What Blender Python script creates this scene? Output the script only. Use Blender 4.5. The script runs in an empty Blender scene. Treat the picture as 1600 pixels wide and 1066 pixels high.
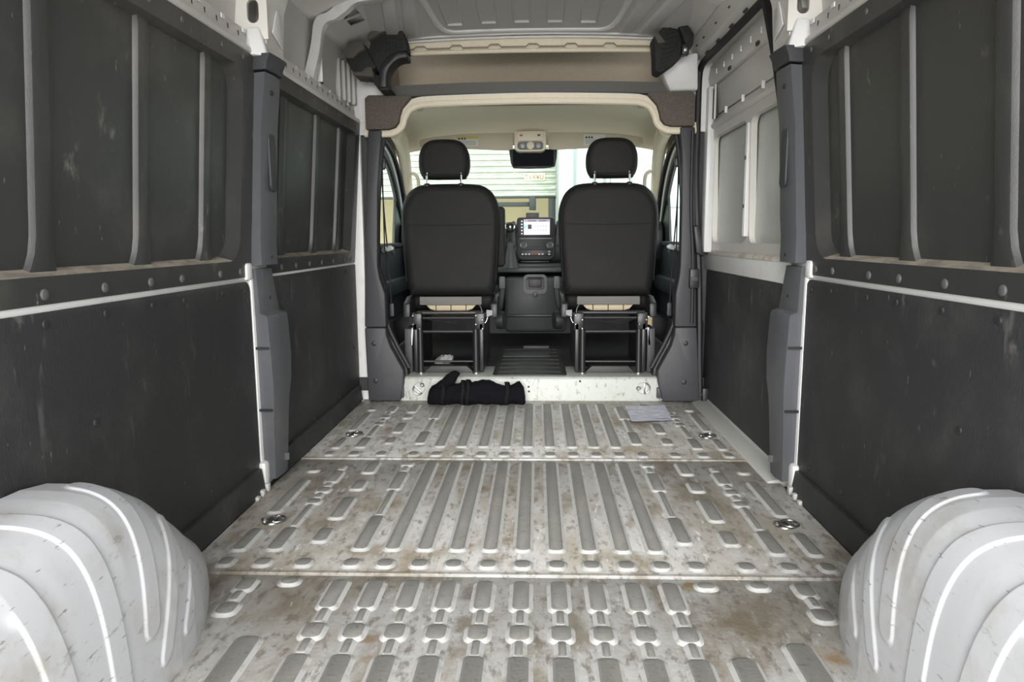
import bpy, bmesh, math, random
from mathutils import Vector, Matrix, noise
random.seed(7)
S = bpy.context.scene
COL = S.collection
sin, cos, pi = math.sin, math.cos, math.pi

# ------------------------------------------------------------------ camera
PITCH, YAW, ROLL, F_PX = 0.14577, 0.03550, 0.00603, 1100.0
fw = Vector((-sin(YAW)*cos(PITCH), cos(YAW)*cos(PITCH), -sin(PITCH)))
rt = Vector((cos(YAW), sin(YAW), 0)); up = rt.cross(fw)
rt2 = rt*cos(ROLL) - up*sin(ROLL); up2 = rt*sin(ROLL) + up*cos(ROLL)
cam = bpy.data.objects.new('camera', bpy.data.cameras.new('camera'))
COL.objects.link(cam)
M = Matrix((rt2, up2, -fw)).transposed().to_4x4()
M.translation = (0.0385, 0.0, 0.8611)
cam.matrix_world = M
cam.data.sensor_width = 36.0
cam.data.lens = 36.0*F_PX/1600.0
cam.data.clip_start = 0.02
S.camera = cam

# ------------------------------------------------------------------ sky, exposure
W = bpy.data.worlds.new('sky'); S.world = W; W.use_nodes = True
bg = W.node_tree.nodes['Background']
bg.inputs[0].default_value = (0.97, 0.985, 1.0, 1); bg.inputs[1].default_value = 0.9
S.view_settings.view_transform = 'Standard'; S.view_settings.look = 'None'
S.view_settings.gamma = 1.0; S.view_settings.use_curve_mapping = False
S.view_settings.exposure = 1.5
sun = bpy.data.objects.new('hazy_sun', bpy.data.lights.new('hazy_sun', 'SUN')); COL.objects.link(sun)
sun.data.energy = 2.5; sun.data.angle = math.radians(45); sun.data.color = (1.0, 0.985, 0.96)
sun.rotation_euler = Vector((0.03, 1.0, -0.24)).to_track_quat('-Z', 'Y').to_euler()

# ------------------------------------------------------------------ materials
def material(name, color, rough=0.6, metal=0.0, layers=(), bump=0.0, bscale=60.0, bstretch=(1,1,1), spec=0.5, coat=0.0):
    """layers: (scale, lo, hi, colour, strength, stretch, detail) noise-masked colour layers in world space"""
    m = bpy.data.materials.new(name); m.use_nodes = True
    nt = m.node_tree; N = nt.nodes; L = nt.links
    p = N['Principled BSDF']
    p.inputs['Roughness'].default_value = rough; p.inputs['Metallic'].default_value = metal
    p.inputs['Specular IOR Level'].default_value = spec; p.inputs['Coat Weight'].default_value = coat
    p.inputs['Base Color'].default_value = (*color, 1)
    if layers or bump:
        geo = N.new('ShaderNodeNewGeometry')
    def mapped(st):
        mp = N.new('ShaderNodeMapping'); mp.inputs['Scale'].default_value = st
        L.new(geo.outputs['Position'], mp.inputs['Vector']); return mp
    prev = None
    for i, ly in enumerate(layers):
        sc, lo, hi, colr, k, st, det = ly
        mp = mapped(st); mp.inputs['Location'].default_value = (i*3.1, i*1.7, i*2.3)
        nz = N.new('ShaderNodeTexNoise'); nz.inputs['Scale'].default_value = sc
        nz.inputs['Detail'].default_value = det; nz.inputs['Roughness'].default_value = 0.65
        L.new(mp.outputs[0], nz.inputs['Vector'])
        mr = N.new('ShaderNodeMapRange'); mr.interpolation_type = 'SMOOTHSTEP'
        mr.inputs[1].default_value = lo; mr.inputs[2].default_value = hi
        mr.inputs[3].default_value = 0; mr.inputs[4].default_value = k
        L.new(nz.outputs['Fac'], mr.inputs[0])
        mx = N.new('ShaderNodeMix'); mx.data_type = 'RGBA'
        L.new(mr.outputs[0], mx.inputs['Factor'])
        if prev is None: mx.inputs['A'].default_value = (*color, 1)
        else: L.new(prev, mx.inputs['A'])
        mx.inputs['B'].default_value = (*colr, 1)
        prev = mx.outputs['Result']
    if prev is not None: L.new(prev, p.inputs['Base Color'])
    if bump:
        mp = mapped(bstretch); nz = N.new('ShaderNodeTexNoise'); nz.inputs['Scale'].default_value = bscale
        nz.inputs['Detail'].default_value = 5
        L.new(mp.outputs[0], nz.inputs['Vector'])
        b = N.new('ShaderNodeBump'); b.inputs['Strength'].default_value = bump; b.inputs['Distance'].default_value = 0.004
        L.new(nz.outputs['Fac'], b.inputs['Height']); L.new(b.outputs[0], p.inputs['Normal'])
    return m

U = (1, 1, 1)
DIRT = (0.20, 0.155, 0.10)
M_FLOOR = material('worn_floor_paint', (0.60, 0.60, 0.585), 0.5, layers=(
    (2.2, .40, .64, (0.37, 0.335, 0.27), .85, (1, .7, 1), 9), (8, .48, .66, (0.27, 0.225, 0.165), .8, (1, .5, 1), 10),
    (48, .50, .66, (0.20, 0.17, 0.13), .75, (1, .45, 1), 6), (1.9, .58, .70, (0.22, 0.165, 0.10), .65, U, 10),
    (90, .66, .72, (0.08, 0.06, 0.045), .8, (1, .6, 1), 3), (35, .60, .70, (0.78, 0.78, 0.78), .7, (1, .3, 1), 5)), bump=.25, bscale=80)
def add_stains(m, stains):
    nt = m.node_tree; N = nt.nodes; L = nt.links; p = N['Principled BSDF']
    prev = p.inputs['Base Color'].links[0].from_socket
    geo = N.new('ShaderNodeNewGeometry'); nz = N.new('ShaderNodeTexNoise'); nz.inputs['Scale'].default_value = 28; nz.inputs['Detail'].default_value = 6
    L.new(geo.outputs['Position'], nz.inputs['Vector'])
    for (x, y, r, col, k) in stains:
        d = N.new('ShaderNodeVectorMath'); d.operation = 'DISTANCE'; d.inputs[1].default_value = (x, y, 0); L.new(geo.outputs['Position'], d.inputs[0])
        a = N.new('ShaderNodeMath'); a.operation = 'MULTIPLY_ADD'; a.inputs[1].default_value = r*2.6; L.new(nz.outputs['Fac'], a.inputs[0]); L.new(d.outputs['Value'], a.inputs[2])
        mr = N.new('ShaderNodeMapRange'); mr.inputs[1].default_value = r*1.55; mr.inputs[2].default_value = r*2.15; mr.inputs[3].default_value = k; mr.inputs[4].default_value = 0
        L.new(a.outputs[0], mr.inputs[0])
        mx = N.new('ShaderNodeMix'); mx.data_type = 'RGBA'; L.new(mr.outputs[0], mx.inputs['Factor']); L.new(prev, mx.inputs['A']); mx.inputs['B'].default_value = (*col, 1)
        prev = mx.outputs['Result']
    L.new(prev, p.inputs['Base Color'])
add_stains(M_FLOOR, [(.415, 1.655, .035, (.34, .22, .07), .9), (.52, 1.50, .11, (.25, .20, .14), .6), (-.331, 1.41, .028, (.30, .21, .12), .8), (-.31, 1.33, .025, (.34, .26, .17), .7),
    (-.112, 1.48, .06, (.22, .17, .11), .7), (-.11, 1.62, .06, (.18, .14, .10), .6), (.64, 1.36, .05, (.38, .24, .10), .7), (-.44, 1.84, .08, (.22, .18, .12), .6), (.33, 1.80, .07, (.24, .19, .12), .5),
    (.42, 2.35, .14, (.32, .27, .19), .5), (-.50, 2.20, .12, (.33, .28, .20), .5), (.45, 2.80, .10, (.27, .21, .14), .5), (-.45, 2.69, .06, (.24, .18, .11), .6), (.85, 3.4, .09, (.26, .22, .15), .6)])
M_RIBTOP = material('worn_rib_top', (0.235, 0.232, 0.215), 0.6, layers=(
    (14, .45, .7, (0.30, 0.29, 0.255), .8, (1, .4, 1), 7), (70, .56, .7, (0.15, 0.14, 0.12), .7, U, 5)), bump=.2, bscale=120)
M_RIBSIDE = material('rib_side_paint', (0.55, 0.55, 0.535), 0.4, layers=((25, .50, .68, (0.34, 0.31, 0.26), .7, U, 7),), bump=.1)
M_FLBASE = material('floor_underlay', (0.10, 0.09, 0.075), 0.8)
M_ARCH = material('scuffed_arch_paint', (0.60, 0.605, 0.625), 0.42, layers=(
    (5, .46, .70, (0.42, 0.40, 0.36), .8, U, 9), (34, .61, .70, (0.24, 0.22, 0.19), .55, (1, .35, 1), 5),
    (60, .64, .69, (0.13, 0.12, 0.11), .7, (1, .3, 2), 4), (13, .67, .72, (0.20, 0.30, 0.42), .55, (1, .5, 2), 6)), bump=.06, bscale=30)
M_WHITE = material('white_body_paint', (0.72, 0.70, 0.655), 0.38, layers=((4, .5, .8, (0.60, 0.57, 0.51), .6, U, 6),))
M_WHITE2 = material('clean_white_paint', (0.78, 0.78, 0.77), 0.35, layers=((10, .55, .75, (0.6, 0.57, 0.5), .5, U, 6),))
M_SKIN = material('grey_primer_skin', (0.58, 0.565, 0.53), 0.45)
M_ROOF = material('grey_roof_skin', (0.60, 0.595, 0.59), 0.5)
M_STEP = material('stained_step_paint', (0.50, 0.52, 0.485), 0.45, layers=(
    (6, .48, .7, (0.36, 0.36, 0.31), .8, (1, 1, .35), 9), (45, .56, .66, (0.22, 0.21, 0.17), .7, (1, 1, .4), 6), (90, .66, .70, (0.08, 0.07, 0.05), .8, U, 3)))
DUST = (0.26, 0.24, 0.21)
M_LINER = material('black_liner_board', (0.031, 0.031, 0.033), 0.62, layers=(
    (3.2, .45, .70, (0.062, 0.061, 0.060), .9, U, 9), (18, .60, .70, (0.13, 0.13, 0.125), .6, (1, 1, .22), 8),
    (90, .70, .73, (0.3, 0.3, 0.29), .6, (1, 1, .2), 3), (6, .66, .76, DUST, .6, (1, 1.0, .7), 8)), bump=.22, bscale=220, bstretch=(1, 1, .35))
M_MOULD = material('black_moulded_plastic', (0.044, 0.044, 0.043), 0.42, layers=(
    (3.0, .46, .72, (0.085, 0.082, 0.076), .9, U, 8), (6.5, .62, .75, DUST, .8, (1, 1.3, .8), 6),
    (40, .69, .73, (0.34, 0.33, 0.31), .6, (1, 1, .3), 4)), bump=.12, bscale=300)
M_LEDGE = material('dusty_ledge_plastic', (0.30, 0.265, 0.215), 0.85, layers=((30, .45, .6, (0.17, 0.155, 0.13), .8, (1, .4, 1), 7),))
M_RIVET = material('rivet_plastic', (0.10, 0.10, 0.10), 0.55)
M_RIVETD = material('dark_rivet_plastic', (0.025, 0.025, 0.027), 0.5)
M_PILLAR = material('grey_pillar_plastic', (0.098, 0.101, 0.110), 0.5, layers=(
    (7, .5, .75, (0.13, 0.13, 0.132), .7, U, 8), (28, .67, .72, (0.24, 0.24, 0.24), .5, (1, 1, .2), 5)), bump=.1, bscale=350)
M_BTRIM = material('dark_cab_pillar_plastic', (0.044, 0.045, 0.050), 0.55, layers=((9, .55, .75, (0.065, 0.065, 0.068), .7, U, 7),), bump=.1, bscale=350)
M_RUBBER = material('black_rubber', (0.014, 0.014, 0.015), 0.55)
M_BLACK = material('black_plastic', (0.018, 0.018, 0.020), 0.45)
M_HOLESHADE = material('painted_hole_shade', (0.06, 0.058, 0.056), 0.8)  # dark colour stands in for the shade inside slots and holes
M_FOAM = material('black_foam', (0.020, 0.020, 0.019), 0.75, bump=.8, bscale=160)
M_FOAMTOP = material('dusty_foam_top', (0.10, 0.092, 0.08), 0.9, bump=.6, bscale=180)
M_CARPET = material('speckled_brown_carpet', (0.135, 0.115, 0.098), 0.95, layers=(
    (260, .45, .65, (0.055, 0.047, 0.040), .9, U, 2), (190, .58, .68, (0.25, 0.215, 0.18), .8, U, 2)), bump=.6, bscale=300)
M_CREAM = material('cream_headliner_fabric', (0.80, 0.725, 0.575), 0.9, layers=((120, .5, .7, (0.71, 0.63, 0.49), .6, (1, 1, .3), 3),), bump=.1, bscale=250)
M_CREAMPL = material('cream_plastic', (0.66, 0.60, 0.47), 0.5)
M_TAUPE = material('taupe_shelf_fabric', (0.33, 0.285, 0.225), 0.95, layers=((150, .45, .65, (0.28, 0.24, 0.19), .6, U, 2),), bump=.1, bscale=250)
M_GREYBAND = material('grey_shelf_lip', (0.13, 0.125, 0.115), 0.7)
M_SEAT = material('black_leatherette', (0.0125, 0.012, 0.012), 0.6, spec=.2, bump=.08, bscale=400, layers=((6, .5, .8, (0.020, 0.019, 0.0185), .7, U, 6),))
M_SEAM = material('seat_seam_thread', (0.010, 0.010, 0.010), 0.7)
M_SEATGREY = material('grey_seat_cloth', (0.17, 0.165, 0.155), 0.9)
M_SEATFOAM = material('beige_seat_foam', (0.55, 0.47, 0.33), 0.9)
M_CHROME = material('chrome', (0.75, 0.75, 0.75), 0.15, 1.0)
M_STEEL = material('bright_steel', (0.42, 0.42, 0.41), 0.35, 1.0)
M_BLKMETAL = material('black_metal_tube', (0.016, 0.016, 0.017), 0.38)
M_RUST = material('rusty_metal_tube', (0.045, 0.042, 0.04), 0.35, .4, layers=((40, .58, .68, (0.16, 0.08, 0.035), .8, (.3, 1, 1), 5),))
M_DASH = material('dark_dash_plastic', (0.020, 0.022, 0.024), 0.5)
M_DASH2 = material('grey_dash_plastic', (0.055, 0.058, 0.060), 0.5)
M_MAT = material('black_rubber_mat', (0.022, 0.023, 0.022), 0.55, layers=((5, .5, .7, (0.045, 0.043, 0.036), .7, U, 7),), bump=.2, bscale=60)
M_JACKET = material('black_cloth', (0.006, 0.006, 0.008), 1.0, spec=.1, bump=.6, bscale=140)
M_STRAP = material('black_webbing', (0.009, 0.009, 0.010), 0.9, spec=.15, bump=.3, bscale=400)
M_PAPEREDGE = material('white_paper', (0.72, 0.72, 0.76), 0.8)
M_BELT = material('dark_belt_webbing', (0.035, 0.036, 0.038), 0.8)
M_DOORGRAY = material('blue_grey_door_plastic', (0.030, 0.036, 0.043), 0.5)
M_HANDLE = material('grey_door_handle', (0.30, 0.31, 0.30), 0.35)
M_CLOTHGREY = material('grey_crumpled_cloth', (0.33, 0.33, 0.34), 0.9)
M_VISOR = material('visor_vinyl', (0.44, 0.39, 0.30), 0.6)
M_STICKER = material('silver_label', (0.50, 0.50, 0.47), 0.5)
M_STICKERY = material('yellow_label', (0.42, 0.36, 0.12), 0.5)
M_PRINT = material('label_print', (0.03, 0.03, 0.03), 0.6)
M_SHUTTER = material('weathered_shutter', (0.40, 0.43, 0.36), 0.55, layers=((4, .45, .6, (0.30, 0.34, 0.29), .8, (1, 1, 3), 8), (18, .58, .66, (0.62, 0.66, 0.58), .8, (.6, 1, 2), 6)))
M_SIGN = material('pale_yellow_sign', (0.56, 0.53, 0.40), 0.6)
M_SIGNINK = material('faded_orange_ink', (0.30, 0.15, 0.06), 0.6)
M_SAND = material('sand_wall', (0.56, 0.48, 0.31), 0.9, layers=((1.5, .45, .7, (0.46, 0.39, 0.25), .7, U, 6),))
M_DARKFRAME = material('dark_grey_frame', (0.018, 0.022, 0.022), 0.6)
M_TRUCK = material('white_truck_panel', (0.44, 0.49, 0.48), 0.5)
M_TRUCKRIB = material('pale_grey_truck_trim', (0.20, 0.24, 0.235), 0.5)
M_TEAL = material('teal_marking', (0.15, 0.42, 0.47), 0.5)
M_GROUND = material('pale_concrete', (0.66, 0.65, 0.62), 0.9, layers=((1.5, .4, .7, (0.50, 0.49, 0.465), .8, U, 8),))
M_BUILD = material('pale_render_wall', (0.45, 0.46, 0.43), 0.9)
M_HEDGE = material('dark_green_leaf', (0.05, 0.08, 0.04), 0.8)

def glass_mat():
    m = bpy.data.materials.new('tinted_glass'); m.use_nodes = True
    nt = m.node_tree; N = nt.nodes; L = nt.links
    N.remove(N['Principled BSDF'])
    t = N.new('ShaderNodeBsdfTransparent'); t.inputs[0].default_value = (0.80, 0.90, 0.85, 1)
    g = N.new('ShaderNodeBsdfGlossy'); g.inputs['Roughness'].default_value = 0.02
    f = N.new('ShaderNodeValue'); f.outputs[0].default_value = 0.05
    mx = N.new('ShaderNodeMixShader')
    L.new(f.outputs[0], mx.inputs[0]); L.new(t.outputs[0], mx.inputs[1]); L.new(g.outputs[0], mx.inputs[2])
    L.new(mx.outputs[0], N['Material Output'].inputs[0]); return m
M_GLASS = glass_mat()
def emit_mat(name, col, s):
    m = bpy.data.materials.new(name); m.use_nodes = True
    p = m.node_tree.nodes['Principled BSDF']; p.inputs['Base Color'].default_value = (*col, 1)
    p.inputs['Emission Color'].default_value = (*col, 1); p.inputs['Emission Strength'].default_value = s
    return m
M_SCREEN = emit_mat('lit_screen', (0.82, 0.72, 0.84), 0.22)
M_SCREENG = emit_mat('lit_screen_grey', (0.40, 0.36, 0.42), 0.15)
M_SCREENC = emit_mat('lit_screen_cyan', (0.35, 0.80, 0.85), 0.2)
M_SCREEND = material('screen_print', (0.06, 0.05, 0.07), 0.5)
M_REDDOT = emit_mat('red_indicator', (0.30, 0.06, 0.02), 0.06)

def printed_paper():
    m = bpy.data.materials.new('printed_paper'); m.use_nodes = True
    nt = m.node_tree; N = nt.nodes; L = nt.links; p = N['Principled BSDF']; p.inputs['Roughness'].default_value = .8
    g = N.new('ShaderNodeNewGeometry'); s = N.new('ShaderNodeSeparateXYZ'); L.new(g.outputs['Position'], s.inputs[0])
    w = N.new('ShaderNodeMath'); w.operation = 'MULTIPLY'; w.inputs[1].default_value = 62.0; L.new(s.outputs[1], w.inputs[0])
    fr = N.new('ShaderNodeMath'); fr.operation = 'FRACT'; L.new(w.outputs[0], fr.inputs[0])
    gt = N.new('ShaderNodeMath'); gt.operation = 'GREATER_THAN'; gt.inputs[1].default_value = .55; L.new(fr.outputs[0], gt.inputs[0])
    nz = N.new('ShaderNodeTexNoise'); nz.inputs['Scale'].default_value = 25; mp = N.new('ShaderNodeMapping'); mp.inputs['Scale'].default_value = (1.2, 1.6, 1)
    L.new(g.outputs['Position'], mp.inputs[0]); L.new(mp.outputs[0], nz.inputs['Vector'])
    g2 = N.new('ShaderNodeMath'); g2.operation = 'GREATER_THAN'; g2.inputs[1].default_value = .40; L.new(nz.outputs['Fac'], g2.inputs[0])
    mu = N.new('ShaderNodeMath'); mu.operation = 'MULTIPLY'; L.new(gt.outputs[0], mu.inputs[0]); L.new(g2.outputs[0], mu.inputs[1])
    mu2 = N.new('ShaderNodeMath'); mu2.operation = 'MULTIPLY'; mu2.inputs[1].default_value = .6; L.new(mu.outputs[0], mu2.inputs[0])
    mx = N.new('ShaderNodeMix'); mx.data_type = 'RGBA'; mx.inputs['A'].default_value = (.74, .75, .84, 1); mx.inputs['B'].default_value = (.12, .13, .18, 1)
    L.new(mu2.outputs[0], mx.inputs['Factor']); L.new(mx.outputs['Result'], p.inputs['Base Color']); return m
M_PAPER = printed_paper()

# ------------------------------------------------------------------ mesh helpers
WLOC = {}
def link(o): COL.objects.link(o); return o
def tag(o, label=None, cat=None, group=None, kind=None):
    if label: o['label'] = label
    if cat: o['category'] = cat
    if group: o['group'] = group
    if kind: o['kind'] = kind
    return o
def thing(name, label, cat, loc, group=None, kind=None):
    o = link(bpy.data.objects.new(name, None)); o.empty_display_size = .05
    o.location = loc; WLOC[o] = Vector(loc)
    return tag(o, label, cat, group, kind)

class B:
    def __init__(s): s.v = []; s.f = []; s.m = []
    def add(s, vs, fs, m=0):
        n = len(s.v); s.v += [Vector(v) for v in vs]
        for f in fs: s.f.append([n+i for i in f]); s.m.append(m)
        return s
    def box(s, x0, x1, y0, y1, z0, z1, m=0):
        vs = [(x, y, z) for z in (z0, z1) for y in (y0, y1) for x in (x0, x1)]
        return s.add(vs, [(0,2,3,1),(4,5,7,6),(0,1,5,4),(2,6,7,3),(0,4,6,2),(1,3,7,5)], m)
    def hexa(s, p, m=0):   # 8 points, bottom 4 (ccw) then top 4
        return s.add(p, [(3,2,1,0),(4,5,6,7),(0,1,5,4),(1,2,6,5),(2,3,7,6),(3,0,4,7)], m)
    def prism(s, poly, ax, a, b, m=0):   # poly in the two other axes (x<y<z order)
        def P(q, t):
            return {0: (t, q[0], q[1]), 1: (q[0], t, q[1]), 2: (q[0], q[1], t)}[ax]
        n = len(poly)
        vs = [P(q, a) for q in poly] + [P(q, b) for q in poly]
        fs = [tuple(range(n)), tuple(range(2*n-1, n-1, -1))] + [(i, (i+1) % n, n+(i+1) % n, n+i) for i in range(n)]
        return s.add(vs, fs, m)
    def loft(s, secs, closed=True, caps=True, m=0):
        n = len(secs[0]); vs = [p for q in secs for p in q]; fs = []
        for k in range(len(secs)-1):
            for i in range(n if closed else n-1):
                j = (i+1) % n; fs.append((k*n+i, k*n+j, (k+1)*n+j, (k+1)*n+i))
        if caps and closed:
            fs.append(tuple(range(n-1, -1, -1))); fs.append(tuple((len(secs)-1)*n+i for i in range(n)))
        return s.add(vs, fs, m)
    def tube(s, pts, r, n=10, closed=False, m=0, flat=None):
        pts = [Vector(p) for p in pts]; k = len(pts); secs = []
        prev = None
        for i, p in enumerate(pts):
            if closed: t = pts[(i+1) % k]-pts[i-1]
            else: t = pts[min(i+1, k-1)]-pts[max(i-1, 0)]
            t.normalize()
            if prev is None:
                a = Vector((0,0,1)) if abs(t.z) < .9 else Vector((1,0,0))
                u = t.cross(a).normalized()
            else:
                u = (prev - t*prev.dot(t)).normalized()
            prev = u; w = t.cross(u)
            rr = r[i] if isinstance(r, (list, tuple)) else r
            ru, rw = (rr, rr) if flat is None else (rr*flat[0], rr*flat[1])
            secs.append([p+u*ru*cos(2*pi*j/n)+w*rw*sin(2*pi*j/n) for j in range(n)])
        if closed: secs.append(secs[0]); return s.loft(secs, True, False, m)
        return s.loft(secs, True, True, m)
    def lathe(s, prof, o, d, n=16, m=0):   # prof (r, h) along direction d
        d = Vector(d).normalized(); a = Vector((0,0,1)) if abs(d.z) < .9 else Vector((1,0,0))
        u = d.cross(a).normalized(); w = d.cross(u); o = Vector(o)
        secs = [[o+d*h+(u*cos(2*pi*j/n)+w*sin(2*pi*j/n))*max(r, 1e-4) for j in range(n)] for r, h in prof]
        return s.loft(secs, True, True, m)
    def mirror(s):
        for v in s.v: v.x = -v.x
        s.f = [f[::-1] for f in s.f]; return s
    def move(s, d):
        for v in s.v: v += Vector(d)
        return s
    def build(s, name, mats, parent=None, label=None, cat=None, group=None, kind=None, bevel=0, seg=2, smooth=35, origin=None):
        me = bpy.data.meshes.new(name)
        if not isinstance(mats, (list, tuple)): mats = [mats]
        for m in mats: me.materials.append(m)
        if parent is not None: org = WLOC[parent]
        elif origin is not None: org = Vector(origin)
        else:
            xs = [v.x for v in s.v]; ys = [v.y for v in s.v]; zs = [v.z for v in s.v]
            org = Vector(((min(xs)+max(xs))/2, (min(ys)+max(ys))/2, min(zs)))
        me.from_pydata([tuple(v-org) for v in s.v], [], s.f)
        for p, i in zip(me.polygons, s.m): p.material_index = i
        bm = bmesh.new(); bm.from_mesh(me)
        bmesh.ops.remove_doubles(bm, verts=bm.verts, dist=1e-6)
        bmesh.ops.recalc_face_normals(bm, faces=bm.faces)
        if bevel:
            es = [e for e in bm.edges if len(e.link_faces) == 2 and e.calc_face_angle(0) > math.radians(25)]
            bmesh.ops.bevel(bm, geom=es, offset=bevel, segments=seg, profile=.5, affect='EDGES', clamp_overlap=True)
        for f in bm.faces: f.smooth = True
        bm.to_mesh(me); bm.free()
        me.set_sharp_from_angle(angle=math.radians(smooth))
        o = link(bpy.data.objects.new(name, me))
        if parent is not None: o.parent = parent
        else: o.location = org
        WLOC[o] = org
        return tag(o, label, cat, group, kind)

def copy_at(src, loc, parent=None):
    c = src.copy(); link(c); c.location = loc
    if parent is not None: c.parent = parent
    WLOC[c] = WLOC[parent] if parent is not None else Vector(loc)
    return c
def rrect(x0, x1, z0, z1, r, n=5):
    """rounded rectangle outline; r may be 4 radii: (x1,z0),(x1,z1),(x0,z1),(x0,z0)"""
    if not isinstance(r, (list, tuple)): r = (r,)*4
    out = []
    for (cx, cz, a0, rr, sx, sz) in ((x1, z0, -pi/2, r[0], -1, 1), (x1, z1, 0, r[1], -1, -1), (x0, z1, pi/2, r[2], 1, -1), (x0, z0, pi, r[3], 1, 1)):
        if rr <= 0: out.append((cx, cz)); continue
        for k in range(n+1):
            a = a0+k*pi/2/n; out.append((cx+sx*rr+rr*cos(a), cz+sz*rr+rr*sin(a)))
    return out
def interp(tab, t):
    if t <= tab[0][0]: return tab[0][1]
    for (a, va), (b, vb) in zip(tab, tab[1:]):
        if t <= b: return va+(vb-va)*(t-a)/(b-a)
    return tab[-1][1]
def smooth_closed(pts, n=4):
    """Catmull-Rom through a closed 2D outline"""
    out = []; k = len(pts)
    for i in range(k):
        p0, p1, p2, p3 = [Vector(pts[(i+d) % k]) for d in (-1, 0, 1, 2)]
        for j in range(n):
            t = j/n; out.append(tuple(.5*((2*p1)+(p2-p0)*t+(2*p0-5*p1+4*p2-p3)*t*t+(3*p1-p0-3*p2+p3)*t**3)))
    return out
def smooth_open(pts, n=4):
    out = []; k = len(pts)
    for i in range(k-1):
        p0, p1, p2, p3 = [Vector(pts[min(max(i+d, 0), k-1)]) for d in (-1, 0, 1, 2)]
        for j in range(n):
            t = j/n; out.append(.5*((2*p1)+(p2-p0)*t+(2*p0-5*p1+4*p2-p3)*t*t+(3*p1-p0-3*p2+p3)*t**3))
    out.append(Vector(pts[-1])); return out
def smoothstep(a, b, x):
    t = min(max((x-a)/(b-a), 0), 1); return t*t*(3-2*t)
def dome(b, o, d, r, h, n=14, m=0):
    return b.lathe([(r, -.002), (r, h*.25), (r*.85, h*.7), (r*.5, h*.95), (0, h)], o, d, n, m)


# ================================================================== SETTING
YR = .50      # rear edge of the body, where the open back doors hang
# ------------------------------------------------------------------ floor: three pressed panels with raised ribs
floor = B().box(-.97, .97, YR, 3.70, -.05, -.012).build('floor', M_FLBASE, label='white ribbed steel cargo floor with worn grey rib tops and brown stains', kind='structure', origin=(0, 2.3, -.05))
for y0, y1 in ((YR, 1.693), (1.699, 2.652), (2.658, 3.70)):
    b = B().box(-.895, .895, y0, y1, -.012, 0)
    if y0 > 1: b.box(-.895, .895, y0+.003, y0+.016, 0, .0025)      # raised lap along the joint
    b.build('floor_panel', M_FLOOR, floor, bevel=.0015)
RIBS = {}
def rib_mesh(length, w, h=.0075, slope=.013):
    key = (round(length, 3), round(w, 3))
    if key in RIBS: return RIBS[key]
    def stad(hw, hl, z, n=5):
        r = min(hw*.75, hl*.9); out = []
        for cx, cy, a0 in ((hw-r, -(hl-r), -pi/2), (hw-r, hl-r, 0), (-(hw-r), hl-r, pi/2), (-(hw-r), -(hl-r), pi)):
            for k in range(n+1):
                a = a0+k*pi/2/n; out.append((cx+r*cos(a), cy+r*sin(a), z))
        return out
    hw, hl = w/2, length/2
    b = B()
    a = stad(hw+slope, hl+slope, 0); c2 = stad(hw+slope*.62, hl+slope*.62, h*.22); c = stad(hw+.0035, hl+.0035, h*.80); d = stad(hw, hl, h)
    n = len(a)
    b.loft([a, c2, c], True, False, 1); b.loft([c, d], True, False, 0)
    b.add(d, [tuple(range(n))], 0)
    me_o = b.build('tmp', [M_RIBTOP, M_RIBSIDE], origin=(0, 0, 0), smooth=89)
    me = me_o.data; bpy.data.objects.remove(me_o); me.name = 'raised_rib'
    RIBS[key] = me; return me
def rib(x, ya, yb, w=.032, name='raised_rib'):
    o = bpy.data.objects.new(name, rib_mesh(abs(yb-ya), w)); link(o); o.parent = floor
    o.location = (x, (ya+yb)/2-2.3, .05); WLOC[o] = WLOC[floor]; return o
def rlink(x, ya, yb): return rib(x, ya, yb, .010, 'rib_link')
C9 = [.0915*i for i in range(-4, 5)]
for x in C9:
    rib(x, 2.82, 3.575); rib(x, 1.845, 2.615)
    rib(x, 1.530, 1.660); rlink(x, 1.470, 1.520); rib(x, 1.405, 1.458, .036); rlink(x, 1.347, 1.395); rib(x, .55, 1.338, .036)
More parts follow.
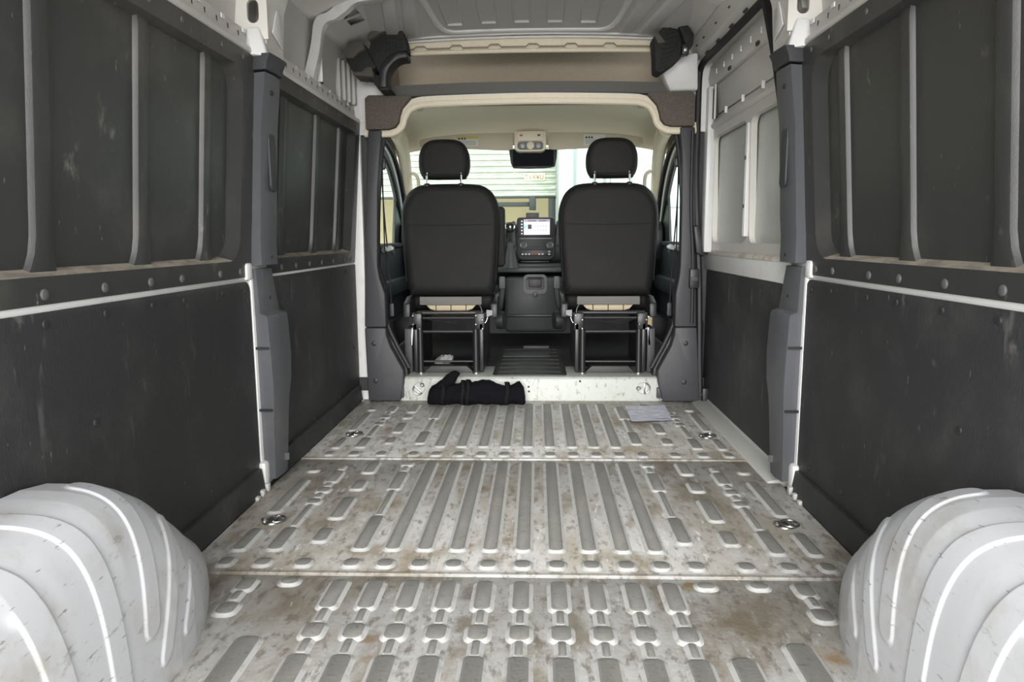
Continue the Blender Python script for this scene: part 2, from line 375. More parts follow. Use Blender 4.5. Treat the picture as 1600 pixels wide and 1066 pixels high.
for s in (-1, 1):
    x = s*.457                                     # broken columns
    rib(x, 3.275, 3.51); rlink(x, 3.05, 3.26); rib(x, 2.865, 3.04)
    rib(x, 2.572, 2.608, .030, 'raised_dimple'); rlink(x, 2.505, 2.555); rib(x, 2.316, 2.49); rlink(x, 2.09, 2.30)
    rib(x, 1.845 if s < 0 else 1.90, 2.075)
    if s < 0: rib(x, 1.53, 1.66); rlink(x, 1.47, 1.52); rib(x, 1.405, 1.458, .036); rlink(x, 1.35, 1.395); rib(x, .55, 1.338, .036)
    else: rib(x, 1.640, 1.664, .036, 'raised_dimple'); rib(x, .55, 1.345, .04)
    x = s*.587
    rib(x, 3.40, 3.56); rib(x, 3.28, 3.33, .03, 'raised_dimple'); rib(x, 3.035, 3.185); rib(x, 2.865, 2.94)
    rib(x, 2.487, 2.612); rib(x, 2.313, 2.398); rib(x, 2.062, 2.232); rib(x, 1.893, 1.978)
    rib(x, 1.642, 1.668, .036, 'raised_dimple'); rib(x, .55, 1.40, .045)
    x = s*.697
    rib(x, 3.40, 3.52); rlink(x, 3.345, 3.39); rib(x, 3.285, 3.33, .03, 'raised_dimple'); rlink(x, 3.22, 3.265); rib(x, 3.155, 3.2, .03, 'raised_dimple'); rlink(x, 2.96, 3.14); rib(x, 2.805, 2.94)
    rlink(x, 2.52, 2.56); rib(x, 2.384, 2.50); rlink(x, 2.34, 2.37); rib(x, 2.285, 2.325, .034, 'raised_dimple'); rlink(x, 2.235, 2.27); rib(x, 2.18, 2.216, .034, 'raised_dimple'); rlink(x, 2.0, 2.165); rib(x, 1.838, 1.982)
    rib(x-.005*s, 1.608, 1.664); rlink(x-.005*s, 1.56, 1.598); rib(x-.008*s, 1.497, 1.543, .036)
    x = s*.797
    rib(x, 3.44, 3.46, .024, 'raised_dimple'); rib(x, 3.066, 3.375, .022); rib(x, 2.797, 2.932, .022)
    rib(x, 2.50, 2.52, .026, 'raised_dimple'); rib(x, 2.106, 2.405, .026); rib(x, 1.834, 1.97, .026)
for x in C9+[s*q for s in (-1, 1) for q in (.457, .587, .697, .797)]:
    w = .030 if abs(x) < .75 else .024
    rib(x, 2.698, 2.74, w, 'raised_dimple'); rib(x, 1.742, 1.778, w+.003, 'raised_dimple')

# ------------------------------------------------------------------ ground outside
B().box(-30, 30, -25, 40, -.75, -.70).build('ground', M_GROUND, label='pale concrete yard the van stands on', kind='structure')

# ------------------------------------------------------------------ side walls (white steel body)
XS = ((-.1, .955), (.73, .962), (1.0, .962), (1.45, .945), (1.78, .905), (1.93, .90))
def plate_hole(b, outer, inner, P, m=0, mw=0):
    """ring of faces between two outlines of equal count; P maps (u, v, depth)"""
    n = len(outer)
    b.loft([[P(q[0], q[1], 0) for q in outer], [P(q[0], q[1], 0) for q in inner]], True, False, m)
    b.loft([[P(q[0], q[1], 0) for q in inner], [P(q[0], q[1], .012) for q in inner]], True, False, mw)
def side_wall(s):
    nm = 'wall_left' if s < 0 else 'wall_right'
    b = B()
    y1 = 3.78
    zs = [z for z in (-.1, .4, .73, 1.0, 1.25, 1.45, 1.6, 1.78, 1.92)]
    secs = []
    for y in (YR, 2.45, y1):
        secs.append([(s*interp(XS, z), y, z) for z in zs] + [(s*(interp(XS, z)+.03), y, z) for z in reversed(zs)])
    if s < 0: b.loft(secs)
    else:
        b.loft(secs[:2])
        b.loft([[(.985, y, -.1), (.99, y, 1.0), (.955, y, 1.92), (.985, y, 1.92), (1.02, y, 1.0), (1.01, y, -.1)] for y in (2.45, 3.85)])
    lab = {-1: 'white and grey steel side wall on the left behind the black panels', 1: 'white steel side wall on the right behind the black panels'}[s]
    w = b.build(nm, M_SKIN, label=lab, kind='structure', origin=(s*.96, 2.3, 0))
    # belt rail, pillar body and upper rail
    def bx(name, x0, x1, ya, yb, za, zb, mat=M_WHITE2, bev=.004): return B().box(min(s*x0, s*x1), max(s*x0, s*x1), ya, yb, za, zb).build(name, mat, w, bevel=bev)
    bx('belt_rail', .96, .921, YR, 2.335, .705, .75)
    if s < 0: bx('belt_rail', .96, .921, 2.46, 3.72, .705, .75)
    bx('pillar_body', .955, .912, 2.318, 2.47, .0, .74)
    bx('pillar_body', .955, .915, 2.335, 2.47, .74, 1.44)
    bx('pillar_shoulder', .94, .908, 2.285, 2.335, .725, .785, M_WHITE2, .012)
    bx('pillar_foot', .925, .893, 2.30, 2.345, .0, .10, M_WHITE2, .012)
    def rail(ya, yb):
        poly = [(.955, 1.435), (.872, 1.438), (.862, 1.447), (.866, 1.463), (.888, 1.478), (.893, 1.525), (.905, 1.532), (.945, 1.532)]
        B().prism([(s*x, z) for x, z in poly], 1, ya, yb).build('upper_rail', M_WHITE, w, bevel=.002)
        n = int((yb-ya)/.075)
        for k in range(n):
            y = ya+.05+k*.075
            B().box(min(s*.889, s*.8925), max(s*.889, s*.8925), y, y+.006, 1.49, 1.505).build('slot_shade', M_HOLESHADE, w)
            if k % 2: B().box(min(s*.886, s*.890), max(s*.886, s*.890), y+.03, y+.055, 1.508, 1.522).build('pressed_tab', M_WHITE2, w, bevel=.0015)
    rail(YR, 2.335)
    if s < 0: rail(2.50, 3.70)
    # roof bow over the cargo pillar, with an oblong hole facing the rear doors
    bw = B()
    path = [(.84, 1.44), (.833, 1.52), (.826, 1.62), (.80, 1.70), (.74, 1.78), (.62, 1.835)]
    def PP(u, v, d): return (s*u, 2.36+d, v)
    outer = rrect(.826, .945, 1.50, 1.67, .001); inner = rrect(.853, .891, 1.550, 1.622, .018)
    plate_hole(bw, outer, inner, PP)
    secs = []
    for (xi, z), xo in zip(path, (.945, .945, .93, .91, .86, .70)):
        secs.append([(s*xi, 2.36+(.012 if 1.5 < z < 1.69 else 0), z), (s*xi, 2.52, z), (s*xo, 2.52, z+(.02 if z > 1.7 else 0)), (s*xo, 2.36+(.012 if 1.5 < z < 1.69 else 0), z+(.02 if z > 1.7 else 0))])
    bw.loft(secs[:2]); 
    bw.loft([[secs[k][1], secs[k][2]] for k in range(len(secs))], False, False)
    bw.loft([[secs[k][0], secs[k][1]] for k in range(len(secs))], False, False)
    bw.loft([[(s*.826, 2.36, 1.50), (s*.826, 2.372, 1.50)], [(s*.826, 2.36, 1.67), (s*.826, 2.372, 1.67)]], False, False)
    bw.loft([secs[k] for k in (3, 4, 5)])
    bw.build('roof_bow', M_WHITE, w)
    # folded gusset at the foot of the bow
    B().hexa([(s*.865, 2.30, 1.44), (s*.82, 2.33, 1.44), (s*.82, 2.37, 1.44), (s*.925, 2.37, 1.44), (s*.885, 2.34, 1.53), (s*.852, 2.345, 1.535), (s*.852, 2.37, 1.535), (s*.92, 2.37, 1.53)]).build('gusset', M_WHITE2, w, bevel=.006)
    B().prism([(2.40, 1.53), (2.49, 1.50), (2.485, 1.60), (2.45, 1.615)], 0, min(s*.829, s*.824), max(s*.829, s*.824)).build('gusset', M_WHITE2, w, bevel=.003)
    return w
wl = side_wall(-1); wr = side_wall(1)
# second left bow, from the rail up into the roof
pb = smooth_open([(-.905, 1.525), (-.872, 1.64), (-.856, 1.725), (-.835, 1.757), (-.80, 1.768), (-.755, 1.798), (-.705, 1.832), (-.60, 1.842)], 5)
b = B()
b.loft([[(p[0]-.012, 3.05, p[1]+.006), (p[0]+.006, 3.045, p[1]-.008), (p[0]+.006, 3.09, p[1]-.008), (p[0]-.012, 3.12, p[1]+.006), (p[0]-.03, 3.12, p[1]+.02), (p[0]-.03, 3.05, p[1]+.02)] for p in pb])
b.build('roof_bow', M_WHITE2, wl)
B().box(-.90, -.89, 3.16, 3.172, 1.53, 1.69).build('slot_shade', M_HOLESHADE, wl)
B().box(-.915, -.88, 3.128, 3.14, 1.53, 1.70).build('bow_flange', M_WHITE2, wl, bevel=.004)
# white cab pillar strip visible beside the trim, left, with stepped pressed lines near the corner
B().box(-.93, -.868, 3.70, 3.74, -.01, 1.60).build('pillar_body', M_WHITE2, wl, bevel=.006)
for k in range(4):
    B().box(-.93, -.905+.011*k, 3.50+.05*k, 3.535+.05*k, 1.53, 1.72).build('pressed_fold', M_SKIN, wl, bevel=.006)
# longitudinal roof-corner rail with square openings (left)
def corner_rail(s, parent, holes, ya, yb):
    ys = sorted({ya, yb, *[h for q in holes for h in q]})
    b = B()
    def P(t, y): return (s*(.872-.212*t), y, 1.775+.078*t+.01*sin(pi*t))
    ts = (0, .10, .34, .66, .90, 1.0)
    for i in range(len(ys)-1):
        for j in range(len(ts)-1):
            if j in (2,) and any(abs(ys[i]-h[0]) < 1e-6 for h in holes): continue
            for off, flip in ((0, 1), (.004, 0)):
                q = [P(ts[j], ys[i]), P(ts[j+1], ys[i]), P(ts[j+1], ys[i+1]), P(ts[j], ys[i+1])]
                q = [(x, y, z+off) for x, y, z in q]
                b.add(q, [(0, 1, 2, 3)])
    b.build('corner_rail', M_WHITE, parent)
    for h in holes: B().prism([(s*.82, 1.855), (s*.70, 1.875), (s*.70, 1.868), (s*.82, 1.848)], 1, h[0]-.02, h[1]+.02).build('rail_hole_shade', M_HOLESHADE, parent)  # dark sheet added behind each opening to paint in its shade
corner_rail(-1, wl, [(2.68, 2.75), (2.82, 2.90), (3.15, 3.225), (3.25, 3.325)], 2.50, 3.68)
corner_rail(1, wr, [(2.70, 2.77), (2.90, 2.97)], 2.50, 3.68)
B().prism([(-.93, 1.765), (-.872, 1.775), (-.868, 1.785), (-.93, 1.795)], 1, 2.5, 3.68).build('corner_rail', M_WHITE2, wl, bevel=.003)
# right: sliding-door header rail
b = B().prism([(.87, 1.715), (.822, 1.742), (.79, 1.80), (.80, 1.815), (.93, 1.80), (.93, 1.715)], 1, 2.45, 3.70)
b.build('door_header_rail', M_WHITE, wr, bevel=.004)
for k, y in enumerate((2.70, 2.88, 3.08, 3.30, 3.50)):
    B().hexa([(.851, y, 1.7225), (.843, y, 1.7275), (.843, y+.045, 1.7275), (.851, y+.045, 1.7225), (.852, y, 1.730), (.845, y, 1.733), (.845, y+.045, 1.733), (.852, y+.045, 1.730)]).move((-.0035, 0, -.0045)).build('slot_shade', M_HOLESHADE, wr)
for y in (2.78, 2.99, 3.20, 3.42, 3.56):
    B().hexa([(.808, y, 1.765), (.806, y, 1.769), (.806, y+.025, 1.769), (.808, y+.025, 1.765), (.812, y, 1.765), (.81, y, 1.769), (.81, y+.025, 1.769), (.812, y+.025, 1.765)]).move((-.002, 0, 0)).build('slot_shade', M_HOLESHADE, wr)
# white gusset below the right foam block
b = B().loft([[(.60+.19*t, 3.66-.02*t, 1.66-.1*t), (.835, 3.62, 1.73), (.85, 3.70, 1.73), (.72+.1*t, 3.76, 1.66-.1*t)] for t in (0., .5, 1.0)])
B().hexa([(.70, 3.66, 1.575), (.835, 3.64, 1.575), (.84, 3.74, 1.575), (.70, 3.74, 1.575), (.625, 3.62, 1.715), (.82, 3.60, 1.745), (.84, 3.74, 1.745), (.62, 3.74, 1.715)]).build('cab_pillar_gusset', M_WHITE2, wr, bevel=.012)

# ------------------------------------------------------------------ roof
b = B()
def RZ(x, y): return 1.888-.042*(abs(x)/.7)**2.2-.03*(y-3.1)/.56*(1 if y > 3.1 else 0)
xs = [-.93, -.85, -.70]+[-.6+.1*k for k in range(13)]+[.70, .85, .93]; ys = [YR, .93, 1.5, 2.0, 2.5, 3.0, 3.1, 3.3, 3.5, 3.68]
top = [[(x, y, RZ(x, y) if abs(x) <= .7 else RZ(.7, y)+.03*(abs(x)-.7)/.23) for x in xs] for y in ys]
b.loft(top, False, False); b.loft([[(x, y, z+.03) for x, y, z in r] for r in top], False, False)
ceiling = b.build('ceiling', M_ROOF, label='grey painted steel van roof with pressed stiffening ribs', kind='structure', origin=(0, 2.3, 1.85))
for x in (-.345, -.185, -.03, .125, .28):                     # five small pressed panels, outlined by a raised bead
    q = [(x-.042, 3.06), (x-.039, 3.25), (x-.036, 3.485), (x-.031, 3.493), (x+.031, 3.493), (x+.036, 3.485), (x+.039, 3.25), (x+.042, 3.06)]
    bb = B().tube([(a, c, RZ(a, c)-.001) for a, c in q], .0045, 8)
    bb.box(x-.034, x+.034, 3.478, 3.492, RZ(x, 3.48)-.010, RZ(x, 3.48)+.004)
    bb.build('pressed_panel', M_ROOF, ceiling, smooth=60)
for x0, x1, w in ((-.66, -.585, .026), (-.57, -.50, .028), (.47, .53, .03), (.56, .64, .028)):
    z0, z1 = RZ(x0, 3.1), RZ(x1, 3.6)
    B().hexa([(x1-w, 3.10, RZ(x1, 3.1)-.01), (x1+w, 3.10, RZ(x1, 3.1)-.01), (x0+w, 3.58, RZ(x0, 3.58)-.012), (x0-w, 3.58, RZ(x0, 3.58)-.012), (x1-w*1.3, 3.09, RZ(x1, 3.1)+.006), (x1+w*1.3, 3.09, RZ(x1, 3.1)+.006), (x0+w*1.3, 3.59, RZ(x0, 3.58)+.006), (x0-w*1.3, 3.59, RZ(x0, 3.58)+.006)]).build('roof_rib', M_ROOF, ceiling, bevel=.003)
lip = smooth_open([(-.455, 3.05), (-.44, 3.30), (-.425, 3.48), (-.39, 3.565), (-.30, 3.59), (0, 3.60), (.28, 3.59), (.37, 3.565), (.41, 3.48), (.43, 3.30), (.445, 3.05)], 6)
B().tube([(p[0], p[1], RZ(p[0], p[1])+.002) for p in lip], .016, 10, flat=(1, .9)).build('roof_swage', M_WHITE2, ceiling)
b = B()   # cross bow at the top of the picture
b.loft([[(x, 3.03, 1.838+.012*(1-(x/.8)**2)), (x, 3.09, 1.838+.012*(1-(x/.8)**2)), (x, 3.10, 1.89), (x, 3.02, 1.89)] for x in [-.72+.12*k for k in range(13)]])
b.build('roof_bow', M_WHITE2, ceiling, bevel=.004)
rb = smooth_open([(.86, 1.72), (.845, 1.77), (.80, 1.81), (.72, 1.842)], 5)
B().loft([[(p[0], 3.04, p[1]-.012), (p[0], 3.10, p[1]-.012), (p[0]+.02, 3.10, p[1]+.03), (p[0]+.02, 3.04, p[1]+.03)] for p in rb]).build('roof_bow', M_WHITE2, ceiling)
b = B()   # front seam of the roof, a bright double fold
for y, z, r in ((3.63, 1.853, .008), (3.655, 1.842, .006)):
    b.tube([(x, y, z-.020*(abs(x)/.65)**2) for x in [-.66+.11*k for k in range(13)]], r, 8)
b.build('roof_seam', M_WHITE2, ceiling)

# corner plates closing the body beside the cab opening
for s_, w_ in ((-1, wl), (1, wr)):
    B().prism([(s_*.975, 1.38), (s_*.80, 1.39), (s_*.72, 1.56), (s_*.715, 1.90), (s_*.975, 1.90)], 1, 3.705, 3.74).build('corner_plate', M_WHITE2, w_, bevel=.004)
    B().prism([(s_*.99, 0), (s_*.84, 0), (s_*.84, .4), (s_*.80, 1.4), (s_*.99, 1.4)], 1, 3.745, 3.775).build('pillar_back', M_BTRIM, w_)
# ------------------------------------------------------------------ step up to the cab
b = B().prism([(3.66, -.05), (3.672, .02), (3.676, .115), (3.69, .126), (4.0, .126), (4.0, -.05)], 0, -.70, .70)
wf = b.build('wall_front', M_STEP, label='white stained steel step rising from the cargo floor to the cab', kind='structure', bevel=.004, origin=(0, 3.68, 0))
for x, z in ((-.005, .075), (-.003, .050), (.268, .105)):
    B().lathe([(.006, .003), (.006, -.0015)], (x, 3.673, z), (0, 1, 0), 10).build('bolt_hole_shade', M_HOLESHADE, wf)
for s in (-1, 1):
    B().box(s*.69-.02, s*.69+.02, 3.645, 3.668, .02, .075).build('bracket', M_BTRIM, wf, bevel=.003)
cabf = B().box(-.95, .95, 3.69, 5.6, .05, .122).build('floor_cab', M_MAT, label='black rubber covered cab floor', kind='structure', origin=(0, 4.5, .05))
B().box(-.85, .85, 5.45, 5.5, .1, .95).build('firewall', M_DASH, cabf)

M_BLANK = material('pale_satin_blank', (.60, .62, .58), .32)
# ------------------------------------------------------------------ sliding door (right), closed
sd = B().prism([(2.46, -.08), (3.76, -.08), (3.76, 1.66), (3.70, 1.70), (2.46, 1.70)], 0, .962, .985).build('door_1', M_SKIN, label='white steel sliding side door with two pressed window blanks', kind='structure', origin=(.96, 3.1, 0))
def sdbox(name, x0, x1, ya, yb, za, zb, m=M_WHITE2, bev=.004): return B().box(x0, x1, ya, yb, za, zb).build(name, m, sd, bevel=bev)
sdbox('lower_skin', .935, .962, 2.46, 3.74, -.09, .70)
B().prism([(.848, -.02), (.849, .003), (.856, .007), (.915, .020), (.924, .030), (.94, .030), (.94, -.06)], 1, 2.41, 3.63).build('rocker_strip', material('pale_grey_sill_paint', (.50, .50, .48), .45), sd, bevel=.002)
sdbox('waist_panel', .918, .962, 2.46, 3.74, .690, .770, M_WHITE2, .01)
B().prism([(.962, .77), (.918, .768), (.922, .782), (.962, .805)], 1, 2.46, 3.70).build('window_sill', material('dusty_white_sill', (.66, .63, .57), .6, layers=((8, .45, .65, (.42, .36, .27), .8, U, 7),)), sd, bevel=.002)
def pR(u, v, d): return (.935+d*2.2-.035*max(0, v-1.0), u, v)
b = B()
for (ya, yb) in ((3.085, 3.675), (2.52, 3.045)):
    plate_hole(b, rrect(ya-.012, yb+.03 if yb > 3.2 else yb+.03, .79, 1.395, .001), rrect(ya+.012, yb-.005, .832, 1.35, .045), pR)
b.loft([[pR(3.70, .79, 0), pR(3.70, 1.395, 0)], [pR(3.76, .79, 0), pR(3.76, 1.395, 0)]], False, False)
b.build('window_blank_frame', M_WHITE, sd)
for (ya, yb) in ((3.085, 3.675), (2.52, 3.045)):
    B().prism(rrect(ya, yb, .81, 1.37, .04), 0, .958, .965).build('window_blank', M_BLANK, sd)
for y in (3.06, 3.075):
    B().box(.915, .935, y-.006, y+.006, .86, 1.33).build('centre_rib', M_WHITE2, sd, bevel=.004)
for z in (.98, 1.18):
    B().box(.913, .916, 3.062, 3.073, z, z+.015).build('slot_shade', M_HOLESHADE, sd)
# header of the door: ledge, folded strip with slots
B().prism([(.965, 1.385), (.915, 1.39), (.905, 1.405), (.918, 1.425), (.93, 1.45), (.965, 1.46)], 1, 2.46, 3.74).build('header_ledge', M_WHITE, sd, bevel=.003)
B().prism([(.965, 1.46), (.928, 1.455), (.918, 1.59), (.965, 1.60)], 1, 2.46, 3.66).build('header_skin', M_WHITE, sd, bevel=.002)
B().prism([(.965, 1.585), (.905, 1.598), (.895, 1.64), (.905, 1.70), (.965, 1.70)], 1, 2.46, 3.70).build('header_fold', M_WHITE, sd, bevel=.004)
for k in range(7):
    y = 2.72+k*.135
    B().box(.892, .900, y, y+.006, 1.628, 1.652).build('pressed_tab', M_WHITE2, sd, bevel=.002)
    if k % 3 == 1: B().box(.896, .903, y+.04, y+.075, 1.598, 1.612).build('slot_shade', M_HOLESHADE, sd)
    if k % 2: B().box(.905, .918, y, y+.008, 1.425, 1.455).build('pressed_tab', M_WHITE2, sd, bevel=.002)
B().box(.912, .93, 3.60, 3.675, 1.44, 1.585).build('lock_opening_shade', M_HOLESHADE, sd, bevel=.003)
B().box(.905, .914, 3.595, 3.61, 1.43, 1.595).build('lock_flange', M_WHITE, sd, bevel=.002)
B().box(.89, .935, 3.66, 3.745, .78, 1.60).build('door_edge', M_WHITE2, sd, bevel=.012)

# ------------------------------------------------------------------ rubber door seal
pts = smooth_open([(.878, 2.50, 1.25), (.872, 2.585, 1.45), (.868, 2.665, 1.60), (.866, 2.73, 1.70), (.866, 2.80, 1.712), (.866, 3.0, 1.712), (.864, 3.3, 1.712), (.860, 3.62, 1.710), (.857, 3.69, 1.695), (.853, 3.71, 1.64), (.85, 3.70, 1.4), (.846, 3.68, 1.15), (.862, 3.67, .85), (.876, 3.66, .6), (.889, 3.655, .2), (.898, 3.65, .0)], 5)
B().tube(pts, .0165, 8).build('door_seal', M_RUBBER, label='black rubber seal around the sliding door opening', cat='seal')

# ------------------------------------------------------------------ lower black liner boards
def liner(s, x, ya, yb, za, zb, label, rad, rivs, kick=True, yk=None):
    root = thing('liner_panel', label, 'wall panel', (s*x, (ya+yb)/2, max(za, 0)), 'black lower liner boards')
    B().prism(rrect(ya, yb, za, zb, rad), 0, s*x, s*(x+.009)).build('board', M_LINER, root, bevel=.0015)
    for y, z in rivs:
        dome(B(), (s*x, y, z), (-s, 0, 0), .0095, .004).build('rivet', M_RIVETD, root)
    if kick:
        B().prism([(s*(x+.002), .085), (s*(x-.012), .083), (s*.892, .004), (s*(x+.002), .004)], 1, ya, yk or yb-.02).build('kick_strip', M_LINER, root, bevel=.0015)
    return root
liner(-1, .915, .52, 2.312, .01, .723, 'large black board low on the left wall behind the left wheel arch', (.003, .035, .003, .003),
      [(1.325, .70), (1.52, .70), (1.712, .70), (1.87, .698), (2.105, .697), (2.27, .69), (1.45, .47), (1.95, .13), (1.72, .1), (2.2, .12)])
liner(1, .915, .52, 2.325, .01, .722, 'large black board low on the right wall behind the right wheel arch', (.003, .035, .003, .003),
      [(1.358, .70), (1.549, .70), (1.744, .70), (1.90, .698), (2.132, .697), (2.28, .69), (1.45, .46), (1.98, .13), (1.75, .1), (2.22, .12)])
liner(-1, .915, 2.475, 3.69, .01, .727, 'black board low on the left wall between the two left pillars', (.02, .003, .003, .003),
      [(2.75, .70), (2.95, .70), (3.2, .70), (3.5, .70), (3.6, .30), (3.3, .1), (2.9, .1)], yk=3.66)
liner(1, .923, 2.475, 3.71, .022, .688, 'black board on the lower half of the sliding door', (.04, .01, .003, .003), [(2.8, .665), (3.2, .665), (3.6, .665)], kick=False)

# ------------------------------------------------------------------ upper moulded panels with raised ribs
def XP(z): return .948-.052*max(0, z-.80)/.64
def moulded(s, ya, yb, ribs, label, rivy, fr, open_rear=False):
    root = thing('moulded_wall_panel', label, 'wall panel', (s*.93, (ya+yb)/2, .745), 'ribbed upper wall panels')
    def P(y, z, d): return (s*(XP(z)-d), y, z)
    # recessed backing sheet
    b = B(); zz = (.76, .80, .95, 1.1, 1.25, 1.35, 1.43)
    b.loft([[P(ya+.01, z, .0) for z in zz], [P(yb-.01, z, .0) for z in zz]], False, False)
    b.loft([[P(ya+.01, z, -.004) for z in zz], [P(yb-.01, z, -.004) for z in zz]], False, False)
    b.build('backing_sheet', M_MOULD, root)
    # raised frame around the recess, dusty ledge along its lower edge
    n = 6
    r = (fr, fr, .02, .02)
    y0i = ya+.05
    outer = rrect(ya, yb, .737, 1.442, .006, n); e1 = rrect(y0i, yb-.085, .792, 1.388, r, n); e2 = rrect(y0i+.012, yb-.125, .806, 1.378, r, n)
    b = B(); k = len(outer)
    rings = [[P(q[0], q[1], -.006) for q in outer], [P(q[0], q[1], .030) for q in outer], [P(q[0], q[1], .032) for q in e1], [P(q[0], q[1], .0) for q in e2]]
    for a, c in zip(rings, rings[1:]):
        b.loft([a, c], True, False, 0)
    # bottom ledge faces use the dusty material
    nb = 3*k
    for i, f in enumerate(b.f):
        cen = sum((b.v[j] for j in f), Vector())/len(f)
        if i >= 2*k and cen.z < .803 and abs(cen.y-(ya+yb)/2) < (yb-ya)/2-.12: b.m[i] = 1
    b.build('frame', [M_MOULD, M_LEDGE], root, smooth=25)
    for y in ribs:
        secs = []
        for z in (.800, .812, .835, .87, 1.0, 1.2, 1.36, 1.385):
            fl = .022*max(0, 1-(z-.80)/.07)**2
            d = .014 if z < 1.375 else .010
            secs.append([P(y-.003-fl, z, 0), P(y-.001-fl, z, d*.45), P(y-fl*.95, z, d*.9), P(y+.003-fl*.85, z, d), P(y+.042+fl*.5, z, d), P(y+.049+fl*.5, z, d*.8), P(y+.055+fl*.5, z, 0)])
        B().loft(secs, True, True).build('rib', M_MOULD, root, smooth=32)
    for y in rivy:
        dome(B(), P(y, .757, .031), (-s, 0, 0), .0115, .005).build('rivet', M_RIVET, root)
        dome(B(), P(y, 1.418, .030), (-s, 0, 0), .0085, .004).build('rivet', M_RIVET, root)
    return root
moulded(-1, .52, 2.335, (.98, 1.345, 1.70, 2.035), 'black ribbed panel high on the left wall nearest the camera', (1.13, 1.333, 1.527, 1.715, 1.87, 2.103, 2.25), .075)
moulded(1, .52, 2.345, (1.01, 1.375, 1.73, 2.075), 'black ribbed panel high on the right wall', (1.15, 1.358, 1.549, 1.744, 1.90, 2.132, 2.26), .075)
moulded(-1, 2.47, 3.70, (2.66, 3.05, 3.40), 'black ribbed panel high on the left wall beyond the grey pillar', (2.62, 2.78, 2.95, 3.12, 3.3, 3.5, 3.62), .03)

# ------------------------------------------------------------------ grey plastic trims on the cargo pillars
def pillar(s, label):
    root = thing('pillar_trim', label, 'pillar trim', (s*.90, 2.40, .01), 'grey cargo pillar trims')
    def sec(z, xw, xe, dy, y0=2.325, ch=.010):
        return [(s*xw, y0+.012, z), (s*(xe+.002), y0, z), (s*xe, y0+.006, z), (s*(xe-.006), y0+dy*.5, z), (s*(xe-.004), y0+dy-ch, z), (s*(xe+.006), y0+dy, z), (s*.94, y0+dy+.03, z), (s*.94, y0+.02, z)]
    low = [(.035, .905, .868, .11), (.115, .905, .866, .125), (.20, .908, .864, .135), (.30, .914, .860, .145), (.36, .917, .858, .17), (.45, .918, .860, .188), (.55, .92, .864, .188), (.592, .921, .865, .182), (.604, .921, .868, .178), (.614, .922, .890, .172), (.66, .923, .892, .162), (.70, .925, .893, .15), (.762, .926, .896, .135)]
    o = B().loft([sec(*q) for q in low]).build('lower_cover', M_PILLAR, root, bevel=.0, smooth=28)
    for z in (.28, .495):
        B().box(min(s*.918, s*.866), max(s*.918, s*.866), 2.3215, 2.327, z-.004, z+.004).build('joint_line', M_BLACK, root)
    B().box(min(s*.865, s*.848), max(s*.865, s*.848), 2.40, 2.408, .08, .105).build('fixing', M_STEEL, root)
    upper = [(.775, .915, .874, .14), (.84, .92, .874, .14), (.87, .918, .873, .14), (.93, .905, .868, .142), (1.0, .902, .865, .142), (1.1, .897, .858, .14), (1.22, .886, .851, .14), (1.33, .874, .836, .135), (1.392, .866, .829, .13)]
    B().loft([sec(*q) for q in upper]).build('upper_cover', M_PILLAR, root, smooth=28)
    B().prism(rrect(2.372, 2.43, 1.02, 1.21, .022), 0, min(s*.853, s*.846), max(s*.853, s*.846)).build('recess_plate', M_BTRIM, root, bevel=.002)
    cap = [(1.398, .878, .822, .145), (1.42, .874, .818, .145), (1.448, .866, .806, .15)]
    B().loft([sec(q[0], q[1], q[2], q[3], 2.315) for q in cap]).build('cap', M_BTRIM, root, bevel=.002)
    for y in (2.395, 2.43):
        dome(B(), (s*.814, y, 1.424), (-s, 0, 0), .012, .003).build('cap_button', M_BTRIM, root)
    for z, yy in ((.80, 2.40), (.66, 2.41), (1.335, 2.375)):
        xx = .870 if z > .7 else .888
        if z > 1: xx = .829
        dome(B(), (s*xx, yy, z), (-s, 0, 0), .008, .003).build('fixing', M_BLACK, root)
    # sawn bracket of the wall foot next to the trim
    for k in range(3):
        B().box(min(s*.908, s*.882), max(s*.908, s*.882), 2.20+k*.045, 2.222+k*.045, .0, .014+.007*k).build('floor_tab', M_RIBSIDE, root, bevel=.004)
    return root
pillar(-1, 'grey stepped plastic trim on the left cargo pillar'); pillar(1, 'grey stepped plastic trim on the right cargo pillar beside the sliding door')

